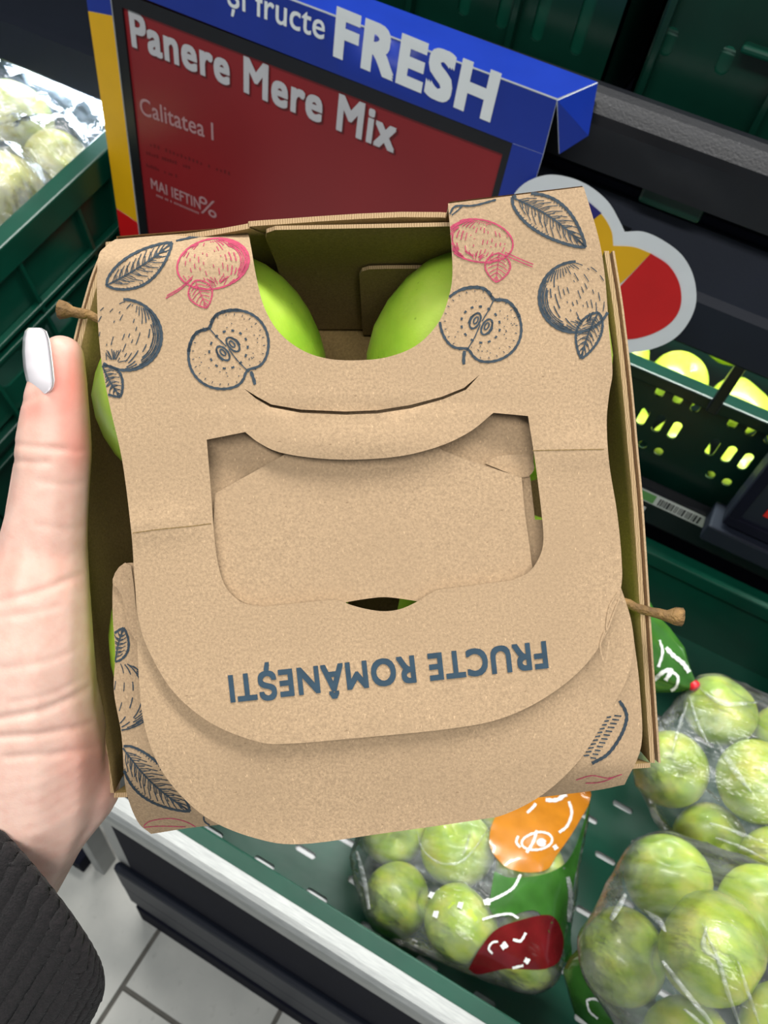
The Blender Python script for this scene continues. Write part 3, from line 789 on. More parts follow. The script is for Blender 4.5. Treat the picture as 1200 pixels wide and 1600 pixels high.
# printed end of that bag
nv_, nf_ = [], []
NK = [(1010, 1545, 95), (975, 1548, 88), (935, 1545, 70), (905, 1545, 52), (888, 1548, 34)]
for i, (u, v, r) in enumerate(NK):
    c = atd(u, v, .665 + .012 * i)
    for j in range(32):
        t = 2 * math.pi * j / 32; k = 1 + .07 * math.sin(5 * t + i) + .04 * math.sin(11 * t + 2 * i)
        nv_.append(c + (rgt * .25 + dwn).normalized() * (r / 1200 * .67 * k * math.cos(t)) + fwd * (r / 1200 * .40 * k * math.sin(t)))
for i in range(len(NK) - 1):
    for j in range(32): nf_.append((i * 32 + j, i * 32 + (j + 1) % 32, (i + 1) * 32 + (j + 1) % 32, (i + 1) * 32 + j))
nf_.append(tuple(range(4 * 32, 5 * 32)))
neck3 = mesh_obj('bag_end', nv_, nf_, M['print_green'], film3, smooth=True); neck3['label'] = 'green printed crumpled end of the bag'
bvn3 = BVHTree.FromPolygons(nv_, nf_)
for s, w in [([(928, 1482), (932, 1495), (925, 1503), (940, 1508)], 4), ([(918, 1562), (930, 1560), (948, 1568), (958, 1575)], 4), ([(918, 1562), (922, 1578), (935, 1590)], 3)]:
    ribbon_mesh('white_doodle', [(cr(s, 6), w)], drape(bvn3, .0012), M['print_white'], neck3, local=False, step=4)

# raised folds of the film, whitened to paint its highlight streaks
def folds(o, lines):
    bv = bvh_of(o); dr = drape(bv, .0012); dr2 = drape(bv, .0045)
    for pts, w in lines:
        c = resample(cr(pts, 5), 8, False); v = []; f = []; k = len(c)
        for i, p in enumerate(c):
            d = (c[min(i + 1, k - 1)] - c[max(i - 1, 0)]).normalized(); n = Vector((-d.y, d.x)) * w * .7 * (.12 + math.sin(math.pi * (i + .5) / k))
            v += [dr(*(p - n)), dr2(*p), dr(*(p + n))]
        for i in range(k - 1): a = i * 3; f += [(a, a + 1, a + 4, a + 3), (a + 1, a + 2, a + 5, a + 4)]
        mesh_obj('fold_highlight', v, f, M['fold_highlight'], o, smooth=True)
folds(film3, [([(1098, 1445), (1122, 1500), (1140, 1560), (1165, 1625)], 5), ([(1038, 1500), (1070, 1545), (1105, 1590), (1130, 1625)], 5), ([(1010, 1425), (1030, 1440), (1042, 1458)], 7), ([(1150, 1500), (1168, 1550), (1190, 1610)], 4), ([(1105, 1450), (1100, 1480), (1122, 1500)], 6), ([(1070, 1575), (1100, 1602), (1120, 1625)], 4), ([(980, 1400), (968, 1420), (958, 1440)], 5)])
folds(film2, [([(1075, 1100), (1060, 1140), (1050, 1180)], 4), ([(1120, 1160), (1145, 1200), (1175, 1240)], 7), ([(1110, 1285), (1150, 1300), (1200, 1320)], 4), ([(1120, 1308), (1160, 1325), (1200, 1345)], 4), ([(1095, 1078), (1130, 1100), (1180, 1100)], 5), ([(1078, 1090), (1090, 1130), (1110, 1170)], 4)])
folds(film1, [([(652, 1300), (662, 1330), (690, 1350), (725, 1345), (768, 1290)], 2.5), ([(735, 1300), (728, 1325), (722, 1340)], 3), ([(560, 1330), (572, 1380), (580, 1420)], 4), ([(884, 1370), (890, 1400), (886, 1440)], 5)])

# ---- pale apples in the left crate
GL = 'pale apples in the left crate'
la = []
for (u, v, d, R, ax, lab) in [
    (20, 190, .90, .046, (.2, .3, .9), 'large pale green apple at the top left under crumpled film'),
    (88, 258, .86, .036, (.6, -.2, .7), 'pale yellow apple nearest the crate corner beside the sign'),
    (25, 335, .80, .045, (.3, .1, .9), 'pale yellow apple at the left edge against the crate rim'),
    (-70, 270, .82, .042, (.3, .1, .9), 'pale apple just outside the left edge in the left crate'),
    (-20, 400, .78, .040, (.3, .1, .9), 'pale apple low at the left edge inside the left crate rim')]:
    la.append((u, v, d, R, ax, lab))
placed.clear()
la = [apple('apple_pale', c, R, ax, lab, GL, stem=False) for (c, R, ax, lab) in settle(la, None)]
# crumpled film over them: a real surface hung across the crate
gx, gy = 60, 60; fv = []; ff = []
X0, X1, Y0, Y1 = -1.12, -.612, .33, .70
for j in range(gy + 1):
    for i in range(gx + 1):
        x = X0 + (X1 - X0) * i / gx; y = Y0 + (Y1 - Y0) * j / gy
        z = .962 + (y - .4455) * .23 + .010 * math.sin(i / gx * math.pi) - .012
        for o in la:
            c = o.matrix_world.translation; R = AMR = o.matrix_world.to_scale().x
            dd = (x - c.x) ** 2 + (y - c.y) ** 2
            if dd < (R * 1.02) ** 2: z = max(z, c.z + math.sqrt((R * 1.04) ** 2 - dd) * .95 + .002)
        p = Vector((x, y, z)); n1 = noise.noise(p * 22); n2 = 1 - 2 * abs(noise.noise(Vector((x * 26, y * 14, 3.1)))); n3 = 1 - 2 * abs(noise.noise(Vector((x * 11, y * 34, 7.7))))
        far = max(0, min(1, (y - .50) / .08))
        fv.append((x, y, z + n1 * .004 + (max(0, n2 - .4) + max(0, n3 - .4)) * .009 * (.25 + far) + far * .012))
for j in range(gy):
    for i in range(gx): ff.append((j * (gx + 1) + i, j * (gx + 1) + i + 1, (j + 1) * (gx + 1) + i + 1, (j + 1) * (gx + 1) + i))
fl = mesh_obj('plastic_film', fv, ff, M['film_ice'], smooth=True)
tag(fl, 'crumpled shiny clear film over the pale apples in the left crate', 'plastic wrap')
# ---- apples in the middle crate
mid_rows = [(x, .800, .803) for x in (-.13, -.052, .026, .104, .182, .26)] + [(x, .852, .856) for x in (-.09, -.012, .066, .144, .222)] + [(x, .912, .905) for x in (-.13, -.052, .026, .104, .182, .26)]
for x, y, z in mid_rows:
    apple('apple_bag', (x, y, z), .037, (random.uniform(-.6, .6), random.uniform(-.6, .6), 1), 'loose green apple inside the slotted crate on the middle shelf', 'loose apples in the middle crate', stem=False)

# ================================================================== the cardboard basket in the hand
D0 = .22
BMW = Matrix.Translation(CAM + fwd * D0) @ CAMROT.to_4x4()      # the basket's own frame: x across, y along, z out of its top
bk = thing('apple_basket', 'brown cardboard carry basket with printed fruit holding four green apples', 'basket', mw=BMW)
def P(u, v, w=0.0):        # u, v: 0.18 mm drawing units on the basket's top face, w: depth below it
    d = D0 + w; return Vector(((u - 600) * d / FPX, -(v - 800) * d / FPX, -w))
CB = [M['card'], M['card_shaded'], M['edge']]
TH = .0012
def sstep(a, b_, x): t = max(0, min(1, (x - a) / (b_ - a))); return t * t * (3 - 2 * t)
def g1(x, s): return math.exp(-(x / s) ** 2)
def wA(u, v):
    w = 0.0
    if u < 560 and v < 412: w += .024 * ((412 - v) / 54) ** 2.2
    if u > 560: w += -.0015 * sstep(480, 320, v)
    w += -.0022 * g1((v - 690) / 1, 45) * g1(u - 560, 170)              # tongue between slit and window lifts
    w += .0009 * g1(v - 640, 10) * g1(u - 560, 190) * (1 if v < 644 else -.6)
    w += -.0010 * g1(v - 826 + .1 * (u - 205), 26) * sstep(345, 250, u)   # crease, left
    w += -.0008 * g1(v - 703, 26) * sstep(815, 900, u)
    w += .0016 * sstep(640, 560, v) * g1(u - 190, 90) * (1 if v > 430 else 0) * 0
    w += -.0012 * sstep(1000, 1160, v) * g1(u - 560, 420)
    w += .0025 * sstep(900, 985, u) * sstep(520, 700, v) * sstep(1100, 900, v)
    return w
def wD(u, v):
    w = .0042 + .030 * sstep(1175, 1330, v) ** 1.4
    w += .006 * sstep(250, 170, u) + .006 * sstep(940, 1010, u)
    return w
def wB(u, v): return .0026 + .0020 * sstep(1140, 1320, v) - .0008 * g1(u - 560, 300) * g1(v - 1180, 90) + .003 * sstep(880, 985, u)
A_out = path([(180, 374), (250, 368), (387, 358)], [(387, 358), (393, 390), (400, 430), (412, 478), (435, 518), (470, 546), (510, 560), (556, 563), (605, 558), (650, 540), (683, 507), (700, 468), (707, 420), (700, 318)],
             [(700, 318), (912, 292)], [(912, 292), (935, 370), (945, 430), (952, 520), (957, 580), (952, 615), (948, 660), (952, 725), (964, 800), (971, 870), (970, 920), (950, 985), (912, 1042), (852, 1090), (782, 1123), (700, 1139), (560, 1153), (450, 1162), (400, 1158), (330, 1130), (272, 1082), (235, 1022), (217, 970), (210, 900), (205, 830), (191, 720), (171, 632), (158, 560), (152, 480), (153, 405), (165, 385), (180, 374)])
A_win = path([(323, 687), (383, 675)], [(383, 675), (405, 692), (438, 707), (495, 716), (560, 718), (630, 712), (690, 696), (735, 674), (771, 645)], [(771, 645), (825, 650)],
             [(825, 650), (836, 720), (846, 800), (849, 845), (842, 872), (826, 894), (800, 907)], [(800, 907), (682, 922)], [(682, 922), (668, 930), (648, 942), (624, 952), (598, 955), (570, 951), (548, 945), (535, 940), (520, 937)],
             [(520, 937), (412, 948)], [(412, 948), (380, 942), (356, 922), (344, 895), (336, 850), (329, 760), (323, 687)])
slit = [Vector(p) for p in ((381, 607), (402, 620), (424, 632), (470, 640), (540, 643), (590, 641), (640, 633), (690, 620), (725, 606), (750, 585), (728, 609), (692, 624), (642, 638), (590, 646), (540, 648), (470, 645), (422, 636), (400, 623))]
pa_ = sheet('handle_panel', A_out, [A_win, slit], lambda u, v, d: P(u, v, wA(u, v) + d), TH, CB, bk, 11)
# creases pressed across the side bars, drawn in the shaded board colour
def crease(pts): return ribbon_mesh('crease', [(cr(pts, 5), 1.3)], lambda u, v: P(u, v, wA(u, v) - .00012), M['card_shaded'], pa_)
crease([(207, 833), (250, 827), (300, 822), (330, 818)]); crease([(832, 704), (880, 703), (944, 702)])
B_out = path([(336, 771), (440, 713)], [(440, 713), (520, 660), (620, 660), (692, 704)], [(692, 704), (740, 722), (815, 746)], [(815, 746), (820, 800), (827, 850), (832, 886), (840, 900)], [(840, 900), (966, 905)],
             [(966, 905), (985, 965), (990, 1010), (980, 1060), (948, 1120), (905, 1188), (850, 1240), (790, 1272), (740, 1282), (600, 1302), (470, 1319), (400, 1310), (330, 1282), (280, 1240), (245, 1190), (225, 1130), (217, 1060), (212, 930)], [(212, 930), (330, 900)], [(330, 900), (336, 771)])
lens = path([(540, 941), (570, 936), (600, 933), (630, 936), (655, 940)], [(655, 940), (640, 966), (600, 972), (560, 966), (540, 941)])
sheet('locking_flap', B_out, [lens], lambda u, v, d: P(u, v, wB(u, v) + d), TH, CB, bk, 13)
# board under the window
C_out = path([(290, 582), (832, 582)], [(832, 582), (834, 735)], [(834, 735), (828, 742)], [(828, 742), (836, 812)], [(836, 812), (852, 812)], [(852, 812), (860, 930)], [(860, 930), (670, 915)], [(670, 915), (520, 915)], [(520, 915), (290, 930)], [(290, 930), (290, 582)])
sheet('inner_panel', C_out, [], lambda u, v, d: P(u, v, .0062 + d), TH, CB, bk, 30)
C2 = path([(757, 724), (780, 712), (826, 710)], [(826, 710), (834, 725), (834, 735), (816, 746), (757, 724)], n=3)
sheet('inner_tab', C2, [], lambda u, v, d: P(u, v, .0050 + d), .0008, CB, bk, 30)
D_out = path([(186, 886), (215, 880), (330, 905), (600, 985), (850, 905), (967, 915)], [(967, 915), (984, 960), (992, 1010), (1000, 1080), (1002, 1165), (976, 1226)], [(976, 1226), (900, 1239), (600, 1272), (340, 1289), (236, 1303)],
             [(236, 1303), (214, 1282), (196, 1230), (190, 1150), (178, 1080), (180, 1020), (176, 960), (177, 905), (186, 886)])
pd = sheet('front_panel', D_out, [], lambda u, v, d: P(u, v, wD(u, v) + d), TH, CB, bk, 14)
# small folded corner pieces on the left of the front panel
sheet('corner_fold', path([(176, 905), (186, 886), (205, 884), (213, 960), (222, 1010), (200, 980), (190, 930), (176, 912)], n=2), [], lambda u, v, d: P(u, v, wD(u, v) - .0014 + d), .0008, CB, bk, 20)
# torn paper fibres at the right edge of the handle panel
for s_ in ([(966, 925), (952, 950), (948, 985), (958, 960), (968, 935)], [(945, 985), (938, 1010), (946, 1035), (952, 1000)]):
    ribbon_mesh('torn_fibre', [(cr(s_, 6), 2.5)], lambda u, v: P(u, v, wA(u, v) - .0004), M['card'], pa_)

# ---- tray: walls with rim (w = .040), belly and floor (w = .091)
WR, WM, WF = .040, .058, .0915
def wall(name, rim, flo, out_dir, bulge=.0, thick=.0016, lift=None):
    """rim: (u, v, w) points; flo: (x, y) points on the floor plane"""
    n = 24; rimc = cr([r[:2] for r in rim], 8); rw = np.interp(np.linspace(0, 1, len(rimc)), np.linspace(0, 1, len(rim)), [r[2] for r in rim])
    R3 = [P(p.x, p.y, w) for p, w in zip(rimc, rw)]
    def lerp(L, t): k = t * (len(L) - 1); i = min(int(k), len(L) - 2); return Vector(L[i]).lerp(Vector(L[i + 1]), k - i)
    F = [Vector((x, y, -WF)) for x, y in flo]; rows = 9
    def S(i, j):
        a = lerp(R3, i / n); c = lerp(F, i / n); t = j / rows; p = a.lerp(c, t); return p + Vector(out_dir) * (bulge * math.sin(math.pi * t))
    v = [S(i, j) for j in range(rows + 1) for i in range(n + 1)]; K = len(v)
    v += [p + Vector(out_dir) * thick for p in v]; f = []; mi = []
    W1 = n + 1
    for j in range(rows):
        for i in range(n):
            q_ = (j * W1 + i, j * W1 + i + 1, (j + 1) * W1 + i + 1, (j + 1) * W1 + i); f.append(q_); mi.append(1); f.append(tuple(x + K for x in q_[::-1])); mi.append(0)
    for i in range(n): f.append((i, i + K, i + 1 + K, i + 1)); mi.append(2); a = rows * W1 + i; f.append((a, a + 1, a + 1 + K, a + K)); mi.append(2)
    for j in range(rows):
        for c in (0, n): a = j * W1 + c; f.append((a, a + K, a + W1 + K, a + W1)); mi.append(2)
    o = mesh_obj(name, v, f, CB, bk, True, mi, [m != 2 for m in mi]); return o, R3
LR = [(172, 392, WR), (151, 448, WR), (123, 563, WR), (112, 700, WR), (122, 850, WR), (149, 1050, WR), (178, 1239, WR)]
RR = [(944, 392, WR), (958, 480, WR), (972, 600, WR), (981, 700, WR), (990, 800, WR), (1003, 1000, WR), (1016, 1192, WR)]
FL = [(-.084, .074), (-.086, .0), (-.080, -.080)]; FR = [(.066, .074), (.072, 0), (.074, -.076)]
_, R3 = wall('left_wall', LR, FL, (-1, 0, 0), .004)
wall('right_wall', RR, FR, (1, 0, 0), .004)
# doubled outer ply with open fluting on the visible long rims
def ply(name, rim, dx):
    pts = cr([r[:2] for r in rim], 10); q = MB()
    a = [P(p.x, p.y, WR + .0004) + Vector((dx, 0, 0)) for p in pts]; v = []; f = []
    for p in a: v += [p, p + Vector((math.copysign(.0007, dx), 0, 0)), p + Vector((math.copysign(.0007, dx) , 0, -.02)), p + Vector((0, 0, -.02))]
    for i in range(len(a) - 1):
        for k in range(4): f.append((i * 4 + k, i * 4 + (k + 1) % 4, i * 4 + 4 + (k + 1) % 4, i * 4 + 4 + k))
    f += [(3, 2, 1, 0), tuple(len(v) - 4 + k for k in range(4))]
    mesh_obj(name, v, f, M['card'], bk, True)
ply('outer_ply', LR, -.0024); ply('outer_ply', RR, .0028)
wall('back_wall', [(165, 386, .022), (300, 372, .014), (385, 358, .012), (415, 352, .012), (700, 340, .012), (922, 384, .032)], [(-.086, .076), (0, .0775), (.068, .075)], (0, 1, 0), .006)
wall('front_wall', [(178, 1239, WR), (600, 1222, WR), (1016, 1192, WR)], [(-.082, -.082), (0, -.081), (.076, -.078)], (0, -1, 0), .004)
b = MB(); b.add([(-.088, .078, -WF), (.070, .078, -WF), (.076, -.080, -WF), (-.083, -.083, -WF)], [(0, 3, 2, 1)]); b.add([(-.088, .078, -WF - .002), (.070, .078, -WF - .002), (.076, -.080, -WF - .002), (-.083, -.083, -WF - .002)], [(0, 1, 2, 3)])
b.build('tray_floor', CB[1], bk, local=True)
# flaps standing against the inside of the back wall
def back_y(w): return .0865 - .0 * w if w < .04 else .0865 - (w - .04) * .22
def bflap(name, pts, off, mat=None):
    # points given as (u on the rim line, w)
    def t3(x, w, d): return Vector((x, back_y(w) - off + .0 + d - .05 * max(0, .06 - w) * 0, -w))
    return sheet(name, [Vector(p) for p in pts], [], t3, .0012, [M['card_shaded'], M['card_shaded'], M['edge']], bk, .012)
bflap('back_flap', [(-.0365, .089), (-.0365, .017), (-.0355, .012), (-.0325, .0095), (.0, .0078), (.026, .0062), (.040, .006), (.040, .089)], .0022)
bflap('back_tab', [(-.0085, .089), (-.0085, .044), (-.0075, .041), (-.005, .0395), (.0, .039), (.040, .038), (.040, .089)], .0045)
# straps folded over the back
def strap_back(u0, v0, u1, v1, w0):
    a, c = P(u0, v0, w0), P(u1, v1, w0); v = []; f = []; n = 6
    for j in range(n + 1):
        t = j / n; dz = -t * .065; dy = .003 * math.sin(t * 2.2) - .006 * t * t
        for p in (a, c): v += [p + Vector((0, dy, dz)), p + Vector((0, dy + .0012, dz))]
    for j in range(n):
        k = j * 4; f += [(k, k + 2, k + 6, k + 4), (k + 1, k + 5, k + 7, k + 3), (k, k + 4, k + 5, k + 1), (k + 2, k + 3, k + 7, k + 6)]
    mesh_obj('back_strap', v, f, M['card'], bk, True, smooth=False)
strap_back(182, 375, 386, 359, wA(300, 360) + .0013); strap_back(702, 322, 910, 297, .0002)

# ---- apples in the basket
def bl(u, v, w): return BMW @ P(u, v, w)
RB = .0425
def basket_apple(c, tip, label, base=None):
    C3 = bl(*c); T3 = bl(*tip) if tip else None
    ax = (bl(*base) - C3) if tip else (CAMROT @ Vector((.3, .2, -1)))
    o = apple('apple', C3, RB, ax.normalized(), label, 'apples in the cardboard basket', stem=False, roll=c[0])
    if tip:
        B3 = bl(*base); q = MB(); sag = (B3 - T3).cross(fwd).normalized() * .0022; rr = random.Random(int(c[0])); pts = []; rad = []
        for k in range(12):
            t = k / 11; pts.append(B3.lerp(T3, t) + sag * math.sin(math.pi * t) + Vector((rr.uniform(-1, 1), rr.uniform(-1, 1), rr.uniform(-1, 1))) * .00025)
            rad.append((.0013 + .0009 * t ** 2 + (.0009 if t > .88 else 0)) * rr.uniform(.92, 1.1))
        q.tube(pts, rad, 9); inv = o.matrix_world.inverted(); q.v = [inv @ p for p in q.v]
        s = q.build('stem', M['stem'], None, smooth=True); s.parent = o; s['label'] = 'brown woody stem'
    return o
basket_apple((333, 590, .0475), (94, 485, .032), 'back left apple in the basket, its stem pointing left past the wall', (185, 522, .034))
basket_apple((760, 577, .0475), None, 'back right apple in the basket, beside the right strap')
basket_apple((362, 1000, .0485), None, 'front left apple in the basket, a sliver beside the wrist')
basket_apple((798, 988, .0485), (1066, 965, .030), 'front right apple in the basket, its stem pointing right', (940, 918, .034))

# ---- printed drawings
def inA(pts): return pip([tuple(p) for p in pts], [tuple(p) for p in A_out]) & ~pip([tuple(p) for p in pts], [tuple(p) for p in A_win])
def inD(pts): return pip([tuple(p) for p in pts], [tuple(p) for p in D_out])
LIFT = .00022
def draw(name, strokes, mat, on='A'):
    if on == 'A': return ribbon_mesh(name, strokes, lambda u, v: P(u, v, wA(u, v) - LIFT), mat, pa_, inA, step=4)
    return ribbon_mesh(name, strokes, lambda u, v: P(u, v, wD(u, v) - LIFT), mat, pd, inD, step=4)
rnd = random.Random(3)
def leaf(base, tip, wd, bend=0.0, ow=3.0, asym=1.0, veins=9, dense=False):
    B, T = Vector(base), Vector(tip); ax = T - B; L = ax.length; ax.normalize(); n = Vector((-ax.y, ax.x)); S = []
    mid = lambda t: B + ax * (L * t) + n * (bend * math.sin(math.pi * t))
    prof = lambda t: (math.sin(math.pi * min(1, t ** .85)) ** .8) * wd
    top = [mid(t) + n * prof(t) for t in np.linspace(0, 1, 18)]; bot = [mid(t) - n * prof(t) * asym for t in np.linspace(0, 1, 18)]
    S += [(top, ow), (bot, ow), ([mid(t) for t in np.linspace(0, 1, 12)], ow * .6)]
    for k in range(1, veins + 1):
        t = k / (veins + 1.5)
        for s, sc in ((1, 1.0), (-1, asym)):
            m = mid(t); e = mid(min(1, t + .16)) + n * s * prof(min(1, t + .12)) * sc * rnd.uniform(.62, .82)
            S.append(([m, m.lerp(e, .5) + ax * (-.02 * L), e], 1.3))
            if dense:
                for q_ in (.3, .6):
                    m2 = mid(t + q_ / (veins + 1.5)); e2 = mid(min(1, t + .1)) + n * s * prof(min(1, t + .1)) * sc * rnd.uniform(.3, .6); S.append(([m2, e2], 1.0))
    for s, sc, side in ((1, 1, top), (-1, asym, bot)):                  # short ticks along the margin
        for t in np.linspace(.12, .9, veins * 2):
            o = mid(t) + n * s * prof(t) * sc; S.append(([o, o.lerp(mid(t + .05), rnd.uniform(.1, .22))], 1.1))
    return S
def round_apple(cx, cy, rx, ry, rot, a0=0, a1=360, ow=3.2, focus=(.0, -1.0), rows=15, shade_side=1):
    R_ = math.radians(rot); ca, sa = math.cos(R_), math.sin(R_)
    T = lambda x, y: Vector((cx + (x * rx) * ca - (y * ry) * sa, cy + (x * rx) * sa + (y * ry) * ca)); S = []
    S.append(([T(math.cos(t), math.sin(t)) for t in np.radians(np.linspace(a0, a1, 40))], ow))
    for k in range(rows):                                               # dashes along meridians from stem end to calyx
        m = -0.93 + 1.86 * k / (rows - 1)
        lat = np.linspace(-.9, .9, 30); i = 0
        while i < 28:
            ln = rnd.choice((2, 3, 4, 5)); gap = rnd.choice((2, 3, 4)) if abs(m) < .7 else 1
            if m * shade_side > .35: ln += 3
            seg = lat[i:i + ln]
            if len(seg) > 1 and rnd.random() < (.88 if m * shade_side > 0 else .62):
                S.append(([T(m * math.sqrt(max(0, 1 - y * y)) * .96, y) for y in seg], 1.35 if m * shade_side < .5 else 1.8))
            i += ln + gap
    for q2 in (.96, .92, .88, .83, .78):                                # crescent of close hatching
        a2 = 0 if shade_side > 0 else 180; h = 75 - (.96 - q2) * 150
        t0 = rnd.uniform(0, 12); S.append(([T(q2 * math.cos(t), q2 * math.sin(t)) for t in np.radians(np.linspace(a2 - h + t0, a2 + h * .8 - t0, 18))], 1.7))
    for k in range(10):                                                 # rays at the hollow
        a = math.radians(rnd.uniform(30, 150)); r0, r1 = rnd.uniform(.1, .15), rnd.uniform(.25, .45)
        S.append(([T(math.cos(a) * r0, .86 - math.sin(a) * r0), T(math.cos(a) * r1, .86 - math.sin(a) * r1)], 1.3))
    return S
def cut_apple(cx, cy, r, rot, ow=4.0, mirror=1):
    R_ = math.radians(rot); ca, sa = math.cos(R_), math.sin(R_)
    T = lambda x, y: Vector((cx + (mirror * x * ca - y * sa) * r, cy + (mirror * x * sa + y * ca) * r)); S = []
    out = []
    for t in np.linspace(0, 2 * math.pi, 61):
        x, y = math.sin(t), -math.cos(t); k = 1 - .22 * math.exp(-((abs(t - math.pi) - math.pi) / .26) ** 2) - .20 * math.exp(-((t - math.pi) / .22) ** 2) + .05 * abs(x)
        out.append(T(x * 1.04 * k, y * .92 * k))
    S.append((out, ow)); S.append((out[22:40], ow * 1.25))
    S.append(([T(0, -.78), T(.02, -.35), T(-.01, 0)], 1.8)); S.append(([T(-.01, .1), T(.01, .45), T(0, .78)], 1.8))
    for s in (-1, 1):                                                   # seeds in their chambers
        S.append(([T(s * .17 + .12 * math.cos(t) * s, .02 + .22 * math.sin(t)) for t in np.linspace(0, 2 * math.pi, 16)], 3.0))
        S.append(([T(s * .16 + .05 * math.cos(t), .04 + .1 * math.sin(t)) for t in np.linspace(0, 2 * math.pi, 10)], 2.4))
        S.append(([T(s * .30, -.12), T(s * .32, .05), T(s * .22, .22)], 2.0))
    for t in np.linspace(0, 2 * math.pi, 15)[:-1]:                      # dashed ring of the core
        S.append(([T(.52 * math.sin(t - .08), .46 * math.cos(t - .08)), T(.52 * math.sin(t + .08), .46 * math.cos(t + .08))], 3.2))
    for k in range(26):                                                 # stipple
        a = rnd.uniform(0, 6.28); q_ = rnd.uniform(.62, .9); p = T(q_ * math.sin(a), -q_ * .88 * math.cos(a)); S.append(([p, p + Vector((1.6, .6))], 1.4))
    for t in np.linspace(.2, 6.1, 26):
        x, y = math.sin(t), -math.cos(t); S.append(([T(x * .99, y * .87), T(x * .93, y * .82)], 1.1))
    S.append(([T(-.05, -.80), T(.03, -1.0), T(.10, -1.12)], 5)); return S
def stalk(pts, w=5): c = cr(pts, 5); return [(c, 1.6), ([p + Vector((1.5, -w * .8)) for p in c], 1.6)]
# left strap
draw('printed_leaf', leaf((166, 446), (269, 379), 27, 4, 4.0, .85, 10, True), M['ink'])
draw('printed_apple', round_apple(333, 412, 57, 39, -12, 0, 360, 2.8) + leaf((305, 438), (323, 481), 19, 0, 2.2, 1, 6) + stalk([(300, 435), (282, 452), (259, 466)]), M['ink_red'])
draw('printed_apple', round_apple(194, 523, 59, 55, 20, -110, 130, 4.4, shade_side=1) + leaf((160, 572), (188, 620), 20, 2, 3.8, 1, 7, True), M['ink'])
draw('printed_cut_apple', cut_apple(357, 546, 61, 138), M['ink'])
draw('printed_leaf_edge', [(cr([(275, 376), (310, 369), (345, 366), (380, 362)], 5), 3)] + [([(290 + 9 * k, 372 - k), (300 + 9 * k, 368 - k)], 1.4) for k in range(9)], M['ink'])
# right strap
draw('printed_leaf', leaf((800, 308), (915, 386), 30, -8, 4.6, .9, 11, True), M['ink'])
draw('printed_apple', round_apple(748, 376, 54, 33, 10, -130, 130, 2.6, shade_side=-1) + leaf((780, 395), (775, 441), 20, 0, 2.2, 1, 6) + stalk([(788, 398), (810, 408), (832, 417)]), M['ink_red'])
draw('printed_cut_apple', cut_apple(751, 507, 60, 208, mirror=-1), M['ink'])
draw('printed_apple', round_apple(899, 464, 57, 55, -20, 40, 290, 4.4, shade_side=-1) + leaf((935, 488), (908, 560), 19, 3, 3.8, 1, 8, True), M['ink'])
draw('printed_leaf_edge', [(cr([(703, 334), (712, 322), (740, 321), (775, 312)], 5), 3), (cr([(706, 336), (716, 328), (722, 322)], 4), 2)], M['ink'])
# front panel sides
draw('printed_leaf', leaf((180, 1034), (193, 981), 17, -2, 3.6, 1, 7, True), M['ink'], 'D')
draw('printed_apple', round_apple(170, 1085, 75, 56, 10, -40, 150, 2.4, rows=10), M['ink'], 'D')
draw('printed_leaf', leaf((190, 1166), (297, 1268), 26, 9, 3.8, 1.1, 12, True), M['ink'], 'D')
draw('printed_apple', [(cr([(222, 1293), (235, 1283), (265, 1279), (290, 1284), (312, 1296)], 5), 1.5), (cr([(222, 1293), (250, 1291), (290, 1292)], 5), 1.5)], M['ink_red'], 'D')
draw('printed_leaf_edge', [(cr([(318, 1276), (320, 1284), (330, 1290), (345, 1290)], 5), 2.5)], M['ink'], 'D')
draw('printed_apple', [(cr([(968, 1095), (977, 1110), (979, 1125), (970, 1150), (950, 1178), (925, 1193)], 6), 5)] + [([(960 - 3.4 * k, 1118 + 6 * k), (971 - 3.6 * k, 1119 + 6 * k)], 2.2) for k in range(12)] + [([(955 - 3.4 * k, 1120 + 6 * k), (948 - 3.6 * k, 1121 + 6 * k)], 2.2) for k in range(11)], M['ink'], 'D')
draw('printed_apple', [(cr([(900, 1219), (925, 1212), (950, 1216), (972, 1210)], 5), 1.4), (cr([(915, 1224), (940, 1222), (965, 1212)], 5), 1.4)], M['ink_red'], 'D')
draw('printed_tick', [([(974, 1052), (980, 1044)], 5), ([(972, 1056), (978, 1048)], 3), ([(968, 1000), (971, 1012)], 2), ([(962, 968), (964, 985)], 2)], M['ink'], 'D')
# lettering, upside down as the basket is held
tv, tf = text_geo('FRUCTE ROMÂNEȘTI', .030, 1.10)
a_, c_ = Vector((853, 1003)), Vector((356, 1057)); dd = c_ - a_; upv = Vector((-dd.y, dd.x)).normalized() * -1
if upv.y < 0: upv = -upv
mesh_obj('lettering', [P(*(a_ + dd * p.x + upv * 40 * p.y), wA(*(a_ + dd * p.x + upv * 40 * p.y)) - LIFT - p.z * .6) for p in tv], tf, M['ink_text'], pa_, True)

